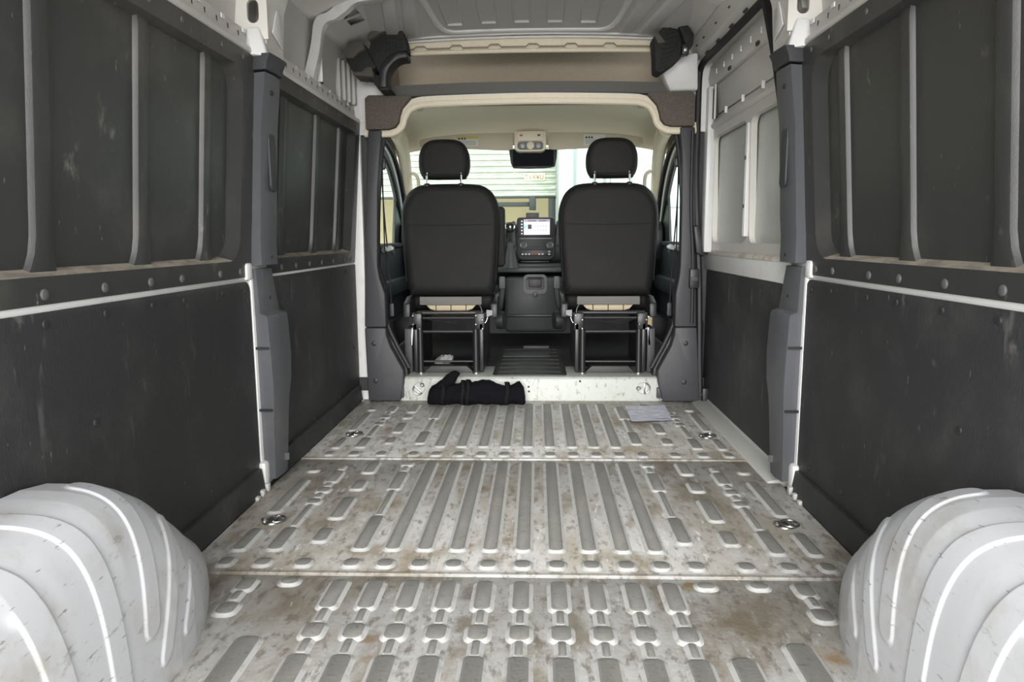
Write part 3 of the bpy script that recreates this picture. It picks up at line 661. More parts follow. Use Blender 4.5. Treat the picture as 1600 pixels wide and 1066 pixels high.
# ------------------------------------------------------------------ wheel arches
def arch(s, label):
    H = ((.30, .30), (.42, .355), (.6, .395), (.80, .41), (1.15, .412), (1.20, .410), (1.27, .398), (1.32, .378), (1.38, .345), (1.44, .302), (1.53, .236), (1.61, .172), (1.70, .106), (1.78, .038), (1.81, .008))
    Wd = ((.3, .16), (.5, .225), (1.0, .228), (1.30, .222), (1.38, .212), (1.46, .192), (1.54, .163), (1.62, .128), (1.70, .086), (1.77, .04), (1.81, .008))
    # beads: (y on top at wall side, y at top inner edge, y at floor, half width, start fraction, end fraction)
    beads = [(.86, .92, .985, .028, 0., 1.3), (1.045, 1.075, 1.105, .026, 0., 1.3), (1.255, 1.235, 1.185, .026, .10, .80), (1.46, 1.385, 1.215, .020, .42, .92), (1.70, 1.56, 1.29, .020, .66, .90)]
    YL = [.50+.02*k for k in range(20)]+[.90+.0022*k for k in range(414)]
    NS = 120
    NX = ((.9, 4.6), (1.15, 4.4), (1.32, 3.2), (1.45, 2.5), (1.6, 2.1), (1.81, 2.0))
    rows = []; fr = []
    for y in YL:
        h = max(interp(H, y), .002); w = max(interp(Wd, y)*(1.06 if s > 0 else 1.0), .002); n = 2/interp(NX, y)
        dense = []
        for k in range(241):
            a = k/240*pi/2; dense.append((.905-w*max(sin(a), 0)**n, h*max(cos(a), 0)**n))
        L = [0]
        for p, q in zip(dense, dense[1:]): L.append(L[-1]+math.hypot(q[0]-p[0], q[1]-p[1]))
        row = []; f = []; k = 0
        for j in range(NS+1):
            t = L[-1]*j/NS
            while k < 239 and L[k+1] < t: k += 1
            u = (t-L[k])/max(L[k+1]-L[k], 1e-9); u = min(max(u, 0), 1)
            x = dense[k][0]+(dense[k+1][0]-dense[k][0])*u; z = dense[k][1]+(dense[k+1][1]-dense[k][1])*u
            row.append(Vector((s*x, y, z))); f.append(((.905-x)+(.41-z))/.64)
        rows.append(row); fr.append(f)
    out = []
    for i, row in enumerate(rows):
        nr = []
        for j, p in enumerate(row):
            y = p.y; f = fr[i][j]; d = 0
            for (ya, ym, yb, hw, fs, fe) in beads:
                yc = ya+(ym-ya)*f/.36 if f < .36 else ym+(yb-ym)*(f-.36)/.64
                sl = (ym-ya)/.23 if f < .36 else (yb-ym)/.41
                q = abs(y-yc)/math.sqrt(1+sl*sl)
                if q > hw+.004: continue
                e = 0
                if f > fe-.04: e = (f-(fe-.04))/.04*hw
                if f < fs+.04: e = max(e, ((fs+.04)-f)/.04*hw)
                d = max(d, .0042*(1-smoothstep(hw-.0026, hw+.0018, math.hypot(q, e) if e > 0 else q)))
            if d > 0:
                du = rows[min(i+1, len(rows)-1)][j]-rows[max(i-1, 0)][j]; dv = row[min(j+1, NS)]-row[max(j-1, 0)]
                nrm = du.cross(dv).normalized()
                if nrm.dot(Vector((-s*.7, .2, .7))) < 0: nrm = -nrm
                p = p+nrm*d
            nr.append(p)
        out.append(nr)
    b = B(); b.loft(out, False, False)
    b.build('wheel_arch', M_ARCH, label=label, cat='wheel arch', group='wheel arches', smooth=180, origin=(s*.80, 1.3, 0))
arch(-1, 'white scuffed wheel arch with pressed beads on the left'); arch(1, 'white scuffed wheel arch with pressed beads on the right')

# ------------------------------------------------------------------ trims on the cab pillars
def cab_pillar(s, label, upper, lower, screws):
    root = thing('cab_pillar_trim', label, 'pillar trim', (s*.79, 3.66, 0), 'dark cab pillar trims')
    B().prism(upper, 1, 3.635, 3.70).build('upper_cover', M_BTRIM, root, bevel=.008)
    B().prism(lower, 1, 3.628, 3.70).build('lower_cover', M_BTRIM, root, bevel=.010)
    inner = [q for q in upper if abs(q[0]) < .80]
    # door-side returns: dark rubber edge following the inner outline
    path = smooth_open([(s*.742, 3.70, 1.39), (s*.768, 3.71, 1.25), (s*.790, 3.715, 1.0), (s*.797, 3.715, .72), (s*.765, 3.715, .57), (s*.758, 3.715, .40), (s*.65, 3.715, .17)], 5)
    B().tube(path, .013, 8).build('edge_seal', M_RUBBER, root)
    path2 = [(p[0]+s*.02, 3.76, p[2]) for p in path]
    B().tube(path2, .016, 8).build('edge_seal', M_RUBBER, root)
    for x, z in screws:
        dome(B(), (x, 3.628, z), (0, -1, 0), .013, .003).build('screw_cap', M_BLACK, root)
        dome(B(), (x, 3.626, z), (0, -1, 0), .006, .003).build('screw', M_BTRIM, root)
    return root
cab_pillar(-1, 'dark plastic trim on the left cab pillar by the black bundle',
    [(-.811, 1.40), (-.742, 1.40), (-.758, 1.25), (-.772, 1.1), (-.786, .72), (-.778, .66), (-.752, .575), (-.751, .40), (-.864, .40), (-.845, .9)],
    [(-.864, .398), (-.751, .398), (-.75, .36), (-.732, .30), (-.664, .17), (-.668, .10), (-.685, .005), (-.856, .005)], [(-.815, .315), (-.813, .115)])
cp = cab_pillar(1, 'dark plastic trim on the right cab pillar by the paper sheets',
    [(.825, 1.40), (.842, .9), (.862, .40), (.752, .40), (.753, .575), (.768, .66), (.772, .72), (.770, 1.0), (.765, 1.25), (.752, 1.40)],
    [(.864, .398), (.892, .005), (.70, .005), (.675, .10), (.668, .17), (.735, .30), (.751, .36), (.752, .398)], [(.808, .315), (.806, .11)])
b = B().tube(smooth_open([(.812, 3.625, 1.38), (.815, 3.625, 1.0), (.832, 3.625, .75), (.836, 3.625, .42)], 4), .009, 8)
b.build('wiring_tube', M_BLACK, cp)
B().box(.815, .862, 3.605, 3.64, .60, .70).build('door_latch', M_BLACK, cp, bevel=.006)
B().box(.822, .856, 3.600, 3.61, .635, .66).build('latch_plate', M_BTRIM, cp, bevel=.003)
B().hexa([(.842, 3.60, .78), (.882, 3.60, .76), (.882, 3.64, .76), (.842, 3.64, .78), (.825, 3.60, .91), (.85, 3.60, .92), (.85, 3.64, .92), (.825, 3.64, .91)]).build('door_latch', M_BLACK, cp, bevel=.006)
hb = B().box(.895, .925, 3.59, 3.63, -.02, .085)
hb.build('door_roller', M_BLACK, cp, bevel=.006)
dome(B(), (.90, 3.60, .05), (-.5, -1, 0), .009, .006).build('roller_bolt', M_STEEL, cp)

# ------------------------------------------------------------------ carpet corner pads
def pad(s, label):
    poly = [(.818, 1.402), (.705, 1.402), (.672, 1.412), (.652, 1.435), (.645, 1.468), (.632, 1.505), (.60, 1.54), (.583, 1.558), (.60, 1.566), (.80, 1.568), (.818, 1.552)]
    B().prism([(s*x, z) for x, z in poly], 1, 3.615, 3.66).build('corner_pad', M_CARPET, label=label, cat='trim pad', group='carpeted corner pads', bevel=.006)
pad(-1, 'brown speckled carpet pad in the upper left corner of the cab opening'); pad(1, 'brown speckled carpet pad in the upper right corner of the cab opening')

# ------------------------------------------------------------------ black foam corner blocks hanging at the front of the roof
def bev_prism(poly, y0, y1, name, mat, root, bev=.008): return B().prism(poly, 1, y0, y1).build(name, mat, root, bevel=bev)
fb = thing('foam_corner_block', 'black foam corner block with a curved arm hanging at the upper left', 'foam block', (-.72, 3.55, 1.55), 'black foam corner blocks')
arc = [(-.60+.115*cos(a)*1.15-.0, 1.735-.0+.0) for a in (0,)]
outer = smooth_open([(-.578, 1.738), (-.635, 1.735), (-.685, 1.700), (-.712, 1.645), (-.718, 1.575)], 4)
inner = smooth_open([(-.575, 1.708), (-.618, 1.703), (-.655, 1.675), (-.675, 1.635), (-.678, 1.575)], 4)
bev_prism([tuple(p) for p in outer]+[tuple(p) for p in reversed(inner)], 3.48, 3.60, 'curved_arm', M_BLACK, fb)
bev_prism([(-.578, 1.745), (-.586, 1.80), (-.602, 1.85), (-.70, 1.818), (-.752, 1.785), (-.770, 1.742), (-.745, 1.70), (-.715, 1.645), (-.685, 1.70), (-.635, 1.738)], 3.50, 3.62, 'block', M_FOAM, fb, .006)
for k in range(9):          # moulded cell rows on the face of the block
    for j in range(5):
        x = -.735+.016*k; z = 1.79-.018*j-.02*abs(k-4)/4+.006*k*.5
        if x > -.60 or z < 1.742-.1*max(0, (-.66-x)): continue
        B().box(x, x+.010, 3.494, 3.502, z, z+.011).build('cell', M_FOAM, fb, bevel=.002)
bev_prism([(-.605, 1.848), (-.595, 1.885), (-.640, 1.878), (-.64, 1.862), (-.70, 1.852), (-.752, 1.812), (-.757, 1.788), (-.70, 1.818)], 3.47, 3.63, 'dusty_rim', M_FOAMTOP, fb, .004)
bev_prism([(-.77, 1.745), (-.78, 1.78), (-.845, 1.775), (-.868, 1.745), (-.868, 1.705), (-.825, 1.705), (-.80, 1.73)], 3.45, 3.62, 'dusty_rim', M_FOAMTOP, fb, .004)
bev_prism([(-.868, 1.706), (-.825, 1.710), (-.80, 1.735), (-.765, 1.742), (-.72, 1.665), (-.80, 1.625), (-.835, 1.645)], 3.47, 3.62, 'lower_block', M_FOAM, fb, .006)
bev_prism([(-.835, 1.645), (-.79, 1.645), (-.765, 1.665), (-.742, 1.665), (-.735, 1.62), (-.83, 1.628)], 3.46, 3.60, 'dusty_rim', M_FOAMTOP, fb, .004)
bev_prism([(-.72, 1.64), (-.674, 1.58), (-.655, 1.565), (-.715, 1.562), (-.742, 1.60), (-.745, 1.63)], 3.49, 3.64, 'foot', M_FOAM, fb, .006)
fr = thing('foam_corner_block', 'black foam corner block with a ribbed face hanging at the upper right', 'foam block', (.68, 3.55, 1.62), 'black foam corner blocks')
bev_prism([(.588, 1.795), (.618, 1.812), (.652, 1.868), (.680, 1.862), (.712, 1.80), (.735, 1.715), (.70, 1.68), (.625, 1.628), (.600, 1.64), (.596, 1.72)], 3.50, 3.62, 'block', M_FOAM, fr, .008)
bev_prism([(.655, 1.868), (.725, 1.852), (.772, 1.795), (.768, 1.745), (.745, 1.715), (.712, 1.80), (.69, 1.845)], 3.47, 3.60, 'side_block', M_FOAM, fr, .008)
bev_prism([(.592, 1.79), (.603, 1.815), (.642, 1.762), (.608, 1.757)], 3.485, 3.51, 'dusty_rim', M_FOAMTOP, fr, .003)
bev_prism([(.715, 1.745), (.745, 1.745), (.748, 1.70), (.715, 1.70)], 3.455, 3.50, 'buckle', M_BLACK, fr, .004)
bev_prism([(.722, 1.728), (.738, 1.728), (.738, 1.712), (.722, 1.712)], 3.45, 3.462, 'buckle_plate', M_STEEL, fr, .002)
for k in range(9):
    z = 1.645+.022*k
    xa = .612+.004*k if k < 6 else .635+.01*(k-6); xb = .655+.011*k-(.02*(k-5) if k > 5 else 0)
    B().hexa([(xa, 3.492, z), (xb, 3.492, z+.015), (xb, 3.503, z+.015), (xa, 3.503, z), (xa, 3.492, z+.009), (xb, 3.492, z+.024), (xb, 3.503, z+.024), (xa, 3.503, z+.009)]).build('cell_row', M_FOAM, fr, bevel=.002)

# ------------------------------------------------------------------ overhead shelf above the cab
sh = thing('overhead_shelf', 'taupe fabric overhead shelf above the cab opening with cream edge', 'shelf', (0, 3.8, 1.57))
XL = [-.72+.06*k for k in range(25)]
def arcz(x, d): return -d*(abs(x)/.72)**2
b = B().loft([[(x, 3.985, 1.58), (x, 3.99, 1.70), (x, 3.95, 1.80), (x, 3.86, 1.875), (x, 3.70, 1.885), (x, 3.70, 1.90), (x, 3.88, 1.90), (x, 4.0, 1.82), (x, 4.02, 1.58)] for x in XL])
b.build('back_panel', M_TAUPE, sh, smooth=60)
b = B().loft([[(x, 3.69, 1.578+arcz(x, .008)), (x, 3.685, 1.585+arcz(x, .008)), (x, 3.705, 1.642+arcz(x, .016)), (x, 3.72, 1.645+arcz(x, .016)), (x, 4.0, 1.62), (x, 4.0, 1.60)] for x in XL])
b.build('shelf_lip', M_GREYBAND, sh, smooth=30)
b = B().loft([[(x, 3.69, 1.790+arcz(x, .010)), (x, 3.675, 1.796+arcz(x, .010)), (x, 3.672, 1.838+arcz(x, .018)), (x, 3.69, 1.845+arcz(x, .018))] for x in XL])
b.build('roof_edge_cover', M_CREAM, sh, smooth=40)
B().tube([(x, 3.680, 1.783+arcz(x, .010)) for x in XL], .0105, 10).build('edge_roll', M_CREAM, sh)
for x in (-.54, -.36, -.17, .02, .21, .40):
    B().hexa([(x-.028, 3.668, 1.788), (x+.028, 3.668, 1.788), (x+.028, 3.69, 1.788), (x-.028, 3.69, 1.788), (x-.016, 3.668, 1.805), (x+.016, 3.668, 1.805), (x+.016, 3.69, 1.805), (x-.016, 3.69, 1.805)]).move((0, -.004, arcz(x, .010))).build('clip_notch', M_CREAMPL, sh, bevel=.003)
seam = [(-.72, 0)]
for x in (-.54, -.36, -.17, .02, .21, .40): seam += [(x-.034, 0), (x-.02, .012), (x+.02, .012), (x+.034, 0)]
seam.append((.72, 0))
B().tube([(x, 3.6655, 1.799+d+arcz(x, .010)) for x, d in seam], .0038, 6).build('edge_seam', M_TAUPE, sh)
for s in (-1, 1): B().box(s*.72-.01, s*.72+.01, 3.70, 4.0, 1.58, 1.89).build('shelf_end', M_TAUPE, sh)

# ------------------------------------------------------------------ cab headliner with rolled rear rim
hl = thing('headliner', 'cream fabric headliner over the cab with a rolled rear edge', 'headliner', (0, 4.2, 1.40))
b = B(); rows = []
hx = [-.93, -.90, -.86, -.82, -.77, -.70, -.6, -.45, -.25, 0, .25, .45, .6, .70, .77, .82, .86, .90, .93]
for y, zc, dr in ((3.70, 1.532, .10), (3.76, 1.575, .12), (3.9, 1.61, .15), (4.2, 1.632, .17), (4.5, 1.615, .16), (4.66, 1.578, .13), (4.74, 1.535, .10), (4.80, 1.495, .08), (4.84, 1.470, .06)):
    rows.append([(x, y, zc-dr*(abs(x)/.88)**5) for x in hx])
b.loft(rows, False, False); b.loft([[(x, y, z+.03) for x, y, z in r] for r in rows], False, False)
b.build('fabric_panel', M_CREAM, hl, smooth=60)
rim = smooth_open([(-.835, 1.388), (-.74, 1.386), (-.685, 1.392), (-.645, 1.420), (-.628, 1.465), (-.605, 1.502), (-.565, 1.522), (-.50, 1.530), (-.25, 1.537), (0, 1.540), (.25, 1.537), (.50, 1.530), (.565, 1.522), (.605, 1.502), (.628, 1.465), (.645, 1.420), (.685, 1.392), (.74, 1.386), (.835, 1.388)], 5)
def off(path, d):
    out = []
    for i, p in enumerate(path):
        t = (path[min(i+1, len(path)-1)]-path[max(i-1, 0)]).normalized(); out.append(p+Vector((-t[1], t[0]))*d)
    return out
rA = off(rim, .034); rB = off(rim, .012); rC = off(rim, -.010)
b = B().loft([[(a[0], 3.672, a[1]), (a[0]*.998, 3.655, a[1]-.002), (c[0], 3.655, c[1]), (c[0], 3.70, c[1])] for a, c in zip(rA, rB)], False, False)
b.build('rear_rim', M_CREAM, hl, smooth=40)
B().tube([(p[0], 3.668, p[1]) for p in off(rim, .0)], .017, 10).build('rim_roll', M_CREAM, hl)
B().tube([(p[0], 3.664, p[1]) for p in rA], .0045, 8).build('rim_piping', M_WHITE2, hl)
for s in (-1, 1):
    B().lathe([(.036, 0), (.036, .008), (.028, .012), (.020, .006), (.0, .006)], (s*.60, 4.0, 1.577), (-.25*s, -.35, -1), 18).build('coat_hook', M_CREAMPL, hl)

# ================================================================== CAB
def pillow(outline, yb, yf, bulge_b=.02, bulge_f=.02, rnd=.03, cen=None):
    """closed soft slab from a 2D (x, z) outline between two y planes"""
    b = B(); n = len(outline)
    cx = sum(p[0] for p in outline)/n; cz = sum(p[1] for p in outline)/n
    if cen: cx, cz = cen
    secs = []
    def ring(k, y): return [(cx+(p[0]-cx)*k, y, cz+(p[1]-cz)*k) for p in outline]
    R = max(max(abs(p[0]-cx) for p in outline), 1e-3); e = rnd/R
    secs.append(ring(.02, yb-bulge_b))
    for k in (.2, .4, .6, .75, .86): secs.append(ring(k*(1-e)/.9 if k > .8 else k, yb-bulge_b*(1-k**2.2)))
    for a in range(6): t = a/5*pi/2; secs.append(ring(1-e+e*sin(t), yb+rnd-rnd*cos(t)))
    for a in range(1, 6): t = a/5*pi/2; secs.append(ring(1-e+e*cos(t), yf-rnd+rnd*sin(t)))
    for k in (.86, .6, .3, .02): secs.append(ring(k*(1-e)/.9 if k > .8 else k, yf+bulge_f*(1-k**2.2)))
    b.loft(secs); return b
def seat(cx, hx, inner, label, arm):
    """inner = +1 if the aisle between the seats lies toward +x"""
    root = thing('captain_chair', label, 'seat', (cx, 4.15, .122), 'cab seats')
    half = [(.205, .535), (.238, .548), (.252, .60), (.262, .70), (.272, .82), (.279, .95), (.276, 1.01), (.266, 1.055), (.245, 1.10), (.212, 1.133), (.165, 1.153), (.08, 1.160)]
    ol = [(cx+x, z) for x, z in half]+[(cx-x, z) for x, z in reversed(half)]
    ol = smooth_closed(ol, 3)
    bk = pillow(ol, 3.965, 4.15, .0, .01, .045).build('backrest', M_SEAT, root, smooth=70)
    # seams: horizontal seam and the upper piping line
    def surf_y(x, z):
        k = max(abs(x-cx)/.28, abs(z-.85)/.33); return 3.965-.003*(1-min(k, 1)**2.2)+.02*max(0, (k-.88)/.12)**2
    B().tube([(cx+t*.0256*10, surf_y(cx+t*.256, .935)-.0005, .935-.003*cos(t*2)) for t in [k/10-1 for k in range(21)]], .0024, 6).build('seam', M_SEAM, bk)
    q = smooth_open([(-.252, .62), (-.262, .80), (-.262, .96), (-.247, 1.05), (-.20, 1.105), (-.12, 1.122), (0, 1.126), (.12, 1.122), (.20, 1.105), (.247, 1.05), (.262, .96), (.262, .80), (.252, .62)], 4)
    B().tube([(cx+p[0], 3.9645+.010*max(0, (abs(p[0])-.2)/.06)**2*.5, p[1]) for p in q], .0028, 6).build('seam', M_SEAM, bk)
    # headrest
    hh = [(.095, 1.187), (.122, 1.197), (.140, 1.235), (.144, 1.285), (.138, 1.33), (.118, 1.372), (.085, 1.396), (.04, 1.405)]
    ho = smooth_closed([(hx+x, z) for x, z in hh]+[(hx-x, z) for x, z in reversed(hh)], 3)
    hd = pillow(ho, 3.995, 4.10, .006, .02, .035).build('headrest', M_SEAT, root, smooth=70)
    q = smooth_open([(-.118, 1.215), (-.06, 1.205), (0, 1.202), (.06, 1.205), (.118, 1.215)], 4)
    B().tube([(hx+p[0], 3.991, p[1]) for p in q], .003, 6).build('seam', M_SEAM, hd)
    for s in (-1, 1):
        B().tube([(hx+s*.095, 4.0, 1.14), (hx+s*.095, 4.0, 1.175), (hx+s*.0945, 4.0, 1.222)], .0062, 10).build('headrest_post', M_CHROME, root)
        B().lathe([(.020, 0), (.020, .008), (.014, .014), (.010, .016)], (hx+s*.095, 4.0, 1.148), (0, 0, 1), 14).build('post_sleeve', M_BLACK, root)
    # lower edge: grey cloth strip, beige foam, wires
    sx0, sx1 = cx-.175, cx+.175
    B().prism(rrect(sx0, sx1, .488, .535, .006), 1, 3.93, 3.955).build('cloth_strip', M_SEATGREY, root, bevel=.006)
    f = B().prism([(sx0+.03, .49), (sx0+.055, .462), (sx0+.09, .452), (sx1-.09, .452), (sx1-.055, .462), (sx1-.03, .49)], 1, 3.955, 4.05).build('seat_foam', M_SEATFOAM, root, bevel=.005)
    for k in (-.085, .0, .085):
        B().tube([(cx+k, 3.948, .49), (cx+k, 3.95, .452)], .0022, 6).build('spring_wire', M_BLKMETAL, root)
    cu = B().prism(rrect(4.08, 4.62, .44, .56, .05), 0, cx-.24, cx+.24).build('cushion', M_SEAT, root, bevel=.02)
    # side covers of the cushion
    for s in (-1, 1):
        B().prism([(3.90, .42), (4.55, .40), (4.55, .52), (4.02, .53), (3.91, .50)], 0, cx+s*.245-.02, cx+s*.245+.02).build('side_cover', M_BLACK, root, bevel=.008)
    B().lathe([(.050, -.012), (.052, .0), (.050, .03), (.0, .034)], (cx+inner*.272, 4.0, .395), (inner, -.25, 0), 20).build('recliner_knob', M_BLACK, root)
    B().prism([(cx+inner*.205, .425), (cx+inner*.238, .437), (cx+inner*.238, .462), (cx+inner*.205, .465)], 1, 3.885, 3.89).build('label_tag', M_CLOTHGREY, root)
    # tube frame
    B().tube([(cx-.175, 3.86, .452), (cx+.19, 3.86, .452)], .013, 12).build('cross_tube', M_RUST if inner > 0 else M_BLKMETAL, root)
    B().tube([(cx-.16, 3.84, .425), (cx+.17, 3.84, .425)], .008, 10).build('cross_tube', M_BLKMETAL, root)
    for s in (-1, 1):
        x = cx+s*.152
        B().tube([(x, 3.79, .37), (x, 3.785, .135)], .0165, 12).build('frame_post', M_BLKMETAL, root)
        B().lathe([(.020, 0), (.020, .012), (.014, .016), (.014, .032), (.008, .036)], (x, 3.785, .122), (0, 0, 1), 14).build('frame_foot', M_STEEL, root)
        B().box(x+s*.018, x+s*.04, 3.80, 4.35, .13, .40).build('frame_side', M_BLKMETAL, root, bevel=.004)
        B().box(x-.028+s*.02, x+.028+s*.02, 3.80, 3.90, .36, .455).build('slide_mechanism', M_BLKMETAL, root, bevel=.006)
        for k in range(4):
            B().lathe([(.0065, 0), (.0065, .01), (.003, .014)], (x+s*.02+(-.018 if k % 2 else .018), 3.80, .372+.024*k), (0, -1, 0), 10).build('bolt', M_STEEL, root)
    B().tube([(cx-.14, 3.80, .355), (cx+.14, 3.80, .355)], .0085, 10).build('cross_bar', M_BLKMETAL, root)
    B().tube([(cx-.14, 3.80, .19), (cx+.14, 3.80, .19)], .0065, 10).build('cross_bar', M_BLKMETAL, root)
    B().prism([(cx-.145, .122), (cx-.10, .165), (cx+.10, .165), (cx+.145, .122)], 1, 3.80, 3.87).build('base_plate', M_MAT, root, bevel=.006)
    B().box(cx-inner*.22-.02, cx-inner*.22+.02, 3.80, 3.98, .13, .37).build('valance', M_BTRIM, root, bevel=.004)
    # small cables under the rail
    for k in range(3):
        q = smooth_open([(cx-.11+.05*k, 3.83, .418), (cx-.02+.03*k, 3.83, .405-.006*k), (cx+.09+.02*k, 3.83, .42)], 4)
        B().tube(q, .0022, 6).build('cable', M_BLKMETAL, root)
    q = smooth_open([(cx+inner*.17, 3.84, .50), (cx+inner*.185, 3.825, .46), (cx+inner*.165, 3.82, .42), (cx+inner*.20, 3.82, .40), (cx+inner*.215, 3.83, .43)], 4)
    B().tube(q, .0025, 6).build('cable', M_STEEL, root)
    # buckle stalk on the aisle side
    B().tube([(cx+inner*.27, 4.10, .46), (cx+inner*.285, 4.08, .55), (cx+inner*.29, 4.07, .60)], .014, 8, flat=(.6, 1.2)).build('buckle_stalk', M_BLACK, root)
    B().prism(rrect(cx+inner*.285-.018, cx+inner*.285+.018, .57, .64, .008), 1, 4.05, 4.075).build('buckle', M_BTRIM, root, bevel=.004)
    if arm:
        B().prism(rrect(cx+.250, cx+.304, .70, 1.035, .02), 1, 4.03, 4.12).build('armrest', M_SEAT, root, bevel=.014)
    return root
seat(-.4455, -.478, 1, 'black leatherette cab seat on the left with folded armrest', True)
seat(.4385, .456, -1, 'black leatherette cab seat on the right without an armrest', False)
# crumpled cloth under the left seat
b = B(); secs = []
for i in range(13):
    t = i/12; x = -.54+.10*t; r = .03*sin(pi*min(max(t, .06), .94))**.5
    secs.append([(x, 3.95+.05*cos(2*pi*j/16)*(1+.2*sin(5*t)), .158+.02*t+max(-.033, (r*sin(2*pi*j/16)+.008*sin(9*t+j*1.7)))) for j in range(16)])
b.loft(secs).build('crumpled_cloth', M_CLOTHGREY, label='pale grey crumpled cloth on the floor under the left seat', cat='cloth', smooth=50)

# ------------------------------------------------------------------ dashboard
ds = thing('dashboard', 'dark dashboard with touch screen and climate controls between the seats', 'dashboard', (0, 5.1, .12))
def dbx(name, x0, x1, y0, y1, z0, z1, m=M_DASH, bev=.006, par=None): return B().box(x0, x1, y0, y1, z0, z1).build(name, m, par or ds, bevel=bev)
B().prism([(4.99, .70), (4.97, .78), (4.985, .90), (5.02, .955), (5.10, .972), (5.42, .965), (5.46, .90), (5.46, .30), (5.30, .30), (5.15, .60)], 0, -.92, .92).build('dash_body', M_DASH, ds, bevel=.012)
B().prism([(-.185, .80), (-.175, .955), (-.115, .978), (-.10, .80)], 1, 4.955, 5.02).build('vent_housing', M_DASH2, ds, bevel=.008)
B().prism([(.165, .80), (.18, .978), (.25, .968), (.29, .80)], 1, 4.955, 5.02).build('vent_housing', M_DASH2, ds, bevel=.008)
for k in range(5): dbx('vent_slat', -.182, -.125, 4.945, 4.957, .862+.016*k, .868+.016*k, M_DASH, .002)
for k in range(4): dbx('vent_slat', .19, .25, 4.945, 4.957, .875+.018*k, .881+.018*k, M_DASH, .002)
st = B().prism(rrect(-.098, .166, .705, 1.0, (.045, .02, .02, .045)), 1, 4.93, 5.0).build('centre_stack', M_DASH, ds, bevel=.008)
sc = B().prism(rrect(-.090, .158, .866, .998, .012), 1, 4.915, 4.94).build('touch_screen', M_BLACK, ds, bevel=.004)
dbx('display', -.050, .129, 4.911, 4.9155, .880, .984, M_SCREEN, 0, sc)
dbx('display_bar', -.048, .127, 4.9095, 4.911, .968, .982, M_SCREENG, 0, sc)
dbx('display_icon', -.050, -.030, 4.9095, 4.911, .922, .948, M_SCREENC, 0, sc)
dbx('display_icon', -.022, .004, 4.909, 4.911, .920, .950, M_SCREEND, 0, sc)
for k in range(5): dbx('display_icon', -.068, -.059, 4.9125, 4.9155, .884+.021*k, .893+.021*k, M_SCREEN, 0, sc)
for k in range(5): dbx('display_line', .018+.02*k, .030+.02*k, 4.9095, 4.911, .938, .942, M_SCREENG, 0, sc)
for k in range(7): dbx('display_line', -.01+.018*k, -.002+.018*k, 4.9095, 4.911, .908, .913, M_SCREENG, 0, sc)
for k in range(2): dbx('display_line', -.02+.075*k, .035+.07*k, 4.909, 4.9105, .973, .978, M_SCREEND, 0, sc)
dbx('trim_strip', -.075, .142, 4.912, 4.93, .852, .857, M_HANDLE, .001)
for x in (-.052, .160-.03):
    kb = B().lathe([(.021, 0), (.021, .018), (.018, .022), (.0, .022)], (x, 4.93, .808), (0, -1, 0), 20).build('control_knob', M_DASH, ds)
    B().tube([(x+.0205*cos(a), 4.909, .808+.0205*sin(a)) for a in [2*pi*k/24 for k in range(24)]], .0032, 6, True).build('knob_ring', M_STEEL, kb)
for k in range(5): dbx('button', -.02+.024*k, -.004+.024*k, 4.925, 4.932, .798, .806, M_DASH2, .002)
dbx('climate_panel', -.075, .145, 4.924, 4.932, .735, .778, M_BLACK, .004)
for k in range(7): dbx('climate_button', -.066+.023*k, -.052+.023*k, 4.919, 4.926, .742, .752, M_SCREENG if k not in (3, 4) else M_REDDOT, .001)
for z in (.742, .760): dbx('climate_button', .118, .132, 4.919, 4.926, z, z+.008, M_SCREENG, .001)
dbx('switch_row', -.07, .125, 4.92, 4.935, .690, .700, M_BLACK, .002)
dbx('switch_trim', -.055, .075, 4.916, 4.922, .678, .684, M_STEEL, .001)
dbx('phone_holder', -.035, .055, 4.96, 4.99, .99, 1.032, M_DASH2, .004)
# cross ledge and lower console with a drawer and tray
dbx('lower_ledge', -.34, .34, 4.80, 5.02, .625, .660, M_DASH2, .012)
dbx('lower_ledge', -.34, .34, 4.86, 5.02, .655, .685, M_DASH, .010)
B().prism(rrect(-.18, .24, .22, .60, .03), 1, 4.78, 5.05).build('lower_console', M_DASH, ds, bevel=.02)
dbx('drawer_lip', -.17, .23, 4.76, 4.79, .325, .345, M_BLACK, .006)
outer = rrect(-.052, .108, .485, .615, .03); inner = rrect(-.034, .09, .515, .598, .022)
b = B(); plate_hole(b, outer, inner, lambda u, v, d: (u, 4.745+d*3, v)); b.loft([[(u, 4.745, v) for u, v in outer], [(u, 4.79, v) for u, v in outer]], True, False)
cup = b.build('cup_holder', M_DASH2, ds, smooth=30)
dbx('tray', -.015, .070, 4.748, 4.775, .53, .585, M_BTRIM, .006, cup)
dbx('latch', .014, .042, 4.738, 4.75, .465, .50, M_DASH2, .006, cup)
# gear lever
gl = thing('gear_lever', 'gear lever with chrome-ringed knob and leather gaiter beside the screen', 'gear lever', (-.135, 4.72, .66))
B().loft([[(-.135+r*cos(a)*1.0, 4.72+r*.8*sin(a), z) for a in [2*pi*k/14 for k in range(14)]] for z, r in ((.662, .055), (.68, .052), (.72, .040), (.76, .030), (.80, .022), (.83, .017))]).build('gaiter', M_DASH2, gl, smooth=50)
B().tube([(-.135, 4.72, .82), (-.136, 4.715, .90)], .011, 10).build('stick', M_BLACK, gl)
kn = B().lathe([(.018, -.03), (.030, -.012), (.033, .0), (.028, .014), (.012, .020), (0, .021)], (-.137, 4.70, .925), (0, -1, .3), 20).build('knob', M_BLACK, gl, smooth=60)
B().tube([(-.137+.029*cos(a), 4.688-.0, .929+.029*sin(a)) for a in [2*pi*k/24 for k in range(24)]], .0052, 6, True).build('knob_ring', M_CHROME, kn)
B().box(-.139, -.130, 4.677, 4.682, .926, .938).build('knob_mark', M_STEEL, kn)

